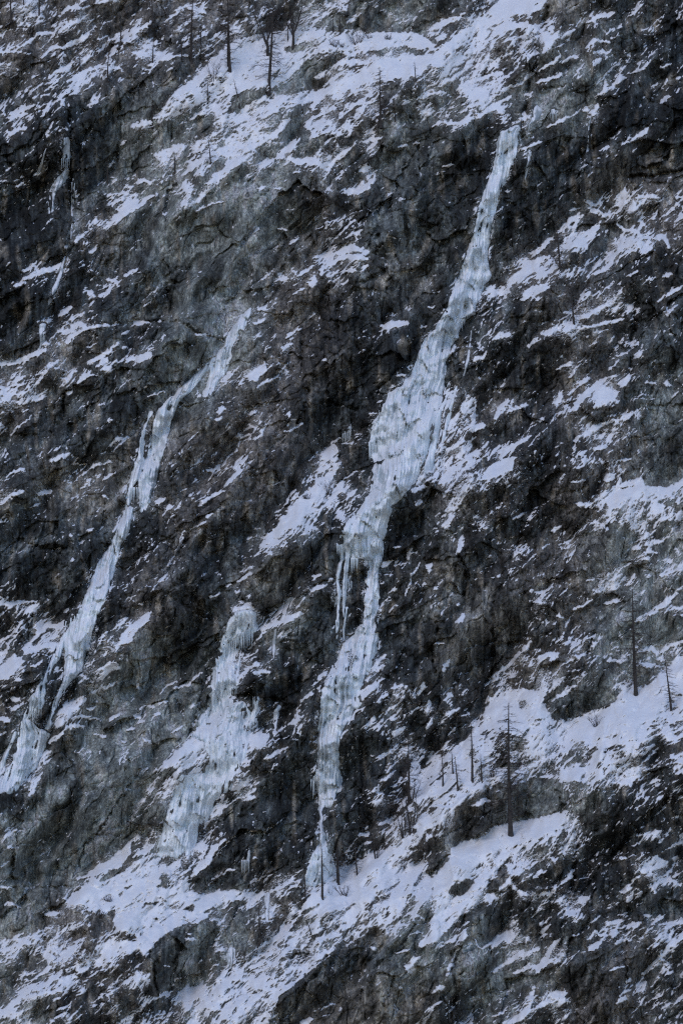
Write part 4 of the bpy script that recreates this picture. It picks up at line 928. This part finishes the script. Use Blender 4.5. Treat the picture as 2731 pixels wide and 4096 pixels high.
LARCHES = 'larches standing on the snowy ledges'; POLES = 'thin bare trees on the cliff'; SHRUBS = 'leafless shrubs on the snow'
TREES = [
 ('pole', 'A0', 70, 120, 260, -6, 'thin bare tree nearest the upper left corner, on a small snow patch', None),
 ('pole', 'A0', 152, 110, 240, -14, 'dark thin trunk in the top left snow patch, second tree from the corner', None),
 ('larch', 'A0', 250, 98, 240, -4, 'dark larch on the right edge of the top left snow patch, crown cut off', None),
 ('larch', 'A0', 678, 520, 240, 4, 'thin larch among dense snow flecks and brown turf at the upper left', None),
 ('pole', 'A0', 760, 272, 170, -8, 'slim bare tree beside a diagonal snow streak near the top, above the thin larch', None),
 ('pole', 'A0', 960, 118, 240, -10, 'bare trunk cut by the top edge, on a white streak left of the big larch', None),
 ('pole', 'A0', 960, 398, 190, 0, 'bare tree rooted on the lip of the snow ledge over the dark upper left cliff', None),
 ('larch', 'A0', 1203, 392, 480, 6, 'big dark larch at the right end of the ledge over the dark upper left cliff', None),
 ('pole', 'A0', 1140, 352, 170, -4, 'short thin tree just left of the big dark larch on the ledge', None),
 ('pole', 'A0', 1262, 300, 160, 0, 'short thin tree on bright snow just right of the big dark larch', None),
 ('larch', 'A0', 1448, 456, 560, -30, 'tall larch with its trunk reaching the top edge, foot in smooth bright snow', None),
 ('pole', 'A0', 1434, 425, 300, -10, 'slim second trunk tight against the left side of the tall larch in bright snow', None),
 ('stems', 'A0', 1140, 690, 120, -20, 'small crooked tree on the lower left rim of the upper snowfield', None),
 ('larch', 'A0', 956, 782, 230, -4, 'dark larch in shadow at the left tip of the upper snowfield', None),
 ('stems', 'A0', 1342, 525, 190, 8, 'multi stemmed leafless shrub in the middle of the upper snowfield', None),
 ('pole', 'A0', 1503, 655, 175, -40, 'small leaning bare tree above the dark rock band, left of the tallest upper tree', None),
 ('pole', 'A0', 1304, 640, 150, -4, 'very thin sapling on the lower part of the upper snowfield', None),
 ('larch', 'A0', 1322, 1035, 190, -18, 'small slender larch on the diagonal white band below the upper snowfield', None),
 ('pole', 'A0', 738, 990, 170, -6, 'faint bare tree against the grey upper left slab, below the dark larch', None),
 ('pole', 'A0', 1100, 1075, 140, -8, 'tiny bare tree under the left tip of the second diagonal white band', None),
 ('pole', 'A0', 676, 1150, 180, -4, 'faint thin tree on the dark rock above the oval snow patch', None),
 ('pole', 'A0', 505, 440, 110, -6, 'small sapling in the brown turf below the top left streaks', None),
 ('larch', 'A1', 278, 572, 640, 22, 'tallest upper tree, straight dark trunk rooted at the brink of a rock wall', None),
 ('broad', 'A1', 268, 352, 400, -20, 'large leafless broadleaf tree with wide forked limbs over the upper snowfield', None),
 ('broad', 'A1', 428, 292, 360, 10, 'leafless broadleaf tree with clustered trunks on a dark rock hump near the top', None),
 ('pole', 'A1', 395, 268, 160, -6, 'short trunk tight on the left of the clustered broadleaf tree', None),
 ('shrub', 'A1', 828, 282, 150, -6, 'wide dark shrub on smooth snow below the upper rock knob', None),
 ('pole', 'A1', 722, 216, 190, -8, 'thin dead pole tree on the snow neck left of the upper rock knob', None),
 ('pole', 'A1', 679, 192, 110, 0, 'shorter dead pole beside the thin dead pole tree near the top', None),
 ('shrub', 'A1', 682, 300, 95, 4, 'sparse twiggy shrub on the smooth snow left of the wide dark shrub', None),
 ('shrub', 'A1', 725, 300, 60, 0, 'low dark tuft between the sparse shrub and the wide dark shrub', None),
 ('shrub', 'A1', 1020, 250, 60, 0, 'small shrub at the right end of the smooth snow under the rock knob', None),
 ('shrub', 'A1', 905, 245, 50, 0, 'tiny shrub on smooth snow right of the wide dark shrub', None),
 ('larch', 'A1', 980, 782, 395, -14, 'solitary larch on the right side of the upper bowl, with drooping twigs', None),
 ('pole', 'A1', 1206, 632, 270, -20, 'faint thin tree on the bright diagonal snow ridge at the upper right', None),
 ('pole', 'A1', 1068, 752, 110, -6, 'thin sapling on dark rock right of the solitary larch', None),
 ('pole', 'A1', 252, 955, 110, -10, 'small sapling at the lower edge of the upper snowfield, above the grey slabs', None),
 ('shrub', 'A1', 640, 880, 40, 0, 'low tuft of twigs in the speckled bowl below the snowfields', None),
 ('larch', 'B2', 800, 96, 320, -34, 'dark leaning larch on the upper right ramp, above the bright snow shelf', None),
 ('larch', 'B2', 888, 436, 290, -40, 'dark leaning larch at the left end of the bright snow shelf on the right', None),
 ('pole', 'A2', 556, 812, 80, -4, 'tiny sapling on the ice at the very top of the tallest waterfall', None),
 ('shrub', 'B1', 642, 1500, 100, 8, 'small bare shrub on the steep white ramp left of the tallest waterfall', None),
 ('shrub', 'B1', 512, 1530, 60, -6, 'tiny bare twigs on the lower part of the steep white ramp', None),
 ('larch', 'C2', 1276, 1156, 640, -22, 'tall dark larch against grey slabs, foot at the top of the right snowfield', None),
 ('larch', 'C2', 1492, 1252, 310, -30, 'bushy crooked larch on the right snowfield near the right edge', None),
 ('shrub', 'C2', 1025, 1352, 100, -10, 'dark leafless bush in the middle of the right snowfield', None),
 ('larch', 'D2', 490, 432, 770, -10, 'tallest tree, a dark larch standing on the lower right snow terrace', None),
 ('pole', 'D2', 250, 92, 350, -14, 'bare pole tree on the upper snow strip, left of the tallest tree', None),
 ('pole', 'D2', 305, 74, 150, -4, 'shorter bare trunk right of the bare pole tree on the snow strip', None),
 ('pole', 'D2', 62, 118, 190, -6, 'bare trunk at the left end of the row on the snow strip', None),
 ('larch', 'D2', 156, 148, 200, -14, 'lowest tree of the row on the snow strip, with a few side twigs', None),
 ('pole', 'D2', 128, 42, 150, -12, 'slim tree high in the row on the snow strip, above its lowest tree', None),
 ('stems', 'D2', 378, 66, 90, 6, 'thin double stemmed sapling left of the tallest tree on bright snow', None),
 ('larch', 'D1', 1148, 235, 420, 4, 'dark stout larch at the left end of the snow strip, over turfy rock', None),
 ('stems', 'D1', 1178, 205, 150, 16, 'bushy stems tangled at the foot of the dark stout larch', None),
 ('stems', 'D1', 1125, 445, 270, -26, 'clump of leaning bare stems at the top of the broad lower snow slope', None),
 ('stems', 'D1', 1172, 405, 260, 10, 'upright clump of bare stems touching the leaning clump on its right', None),
 ('stems', 'D1', 950, 572, 140, -6, 'pair of thin saplings at the upper rim of the broad lower snow slope', None),
 ('larch', 'D1', 705, 728, 450, -14, 'tall straight larch at the foot of the tallest waterfall, right of its ice cone', None),
 ('larch', 'D1', 830, 675, 185, -14, 'short larch with drooping twigs right of the tall straight larch', None),
 ('pole', 'D1', 504, 842, 225, -12, 'leaning dead trunk left of the ice cone at the foot of the tallest waterfall', None),
 ('pole', 'D1', 614, 836, 330, -14, 'slender bare tree in front of the ice cone at the foot of the tallest waterfall', None),
 ('larch', 'D1', 216, 1086, 205, -6, 'lone dark larch on the left side of the broad lower snow slope', None),
 ('shrub', 'D1', 748, 805, 90, -26, 'low arching bush on bright snow below the tall straight larch', None),
 ('pole', 'D1', 546, 1044, 95, -34, 'small bent sapling in the middle of the broad lower snow slope', None),
 ('pole', 'D1', 652, 792, 34, -4, 'short dead stump on the snow between the slender bare tree and the low bush', None),
 ('shrub', 'D0', 632, 945, 70, 0, 'small twiggy shrub beside dark rock in the lower left snowfield', None),
 ('shrub', 'D0', 680, 845, 60, 0, 'faint tuft of twigs on the open lower left snowfield', None),
 ('shrub', 'D2', 300, 620, 45, 0, 'tiny tuft on the open snow of the lower right terrace', None),
]
for (kind, sh, bx, by, hp, ln, lab, grp) in TREES:
    cat = 'shrub' if kind == 'shrub' else 'tree'
    g_ = SHRUBS if kind == 'shrub' else LARCHES if kind == 'larch' else 'large leafless broadleaf trees' if kind == 'broad' else POLES
    make_tree(kind, sh, bx, by, hp, ln, lab, cat, group=g_)
# a fallen trunk
x, y = S2('D1', 1285, 112); x2, y2 = S2('D1', 1382, 28)
pa = to_world(np.array(x), np.array(y), surf(x, y, h) - .5); pb = to_world(np.array(x2), np.array(y2), surf(x2, y2, h) - .6)
tb = Tubes(); tb.tube([pa * (1 - t) + pb * t for t in np.linspace(0, 1, 6)], [.2, .19, .17, .14, .1, .05], 7)
for t in (.3, .5, .7, .85):
    branch(tb, pa * (1 - t) + pb * t, (R.uniform(-.6, .3), -.5, .7), .9, .03, 0, R)
o = tb.build('fallen_trunk', M_bark, None)
tag(o, 'fallen dead trunk lying diagonally on the snow strip, left of the row of trees', 'log')
print('objects', len(COL.objects))
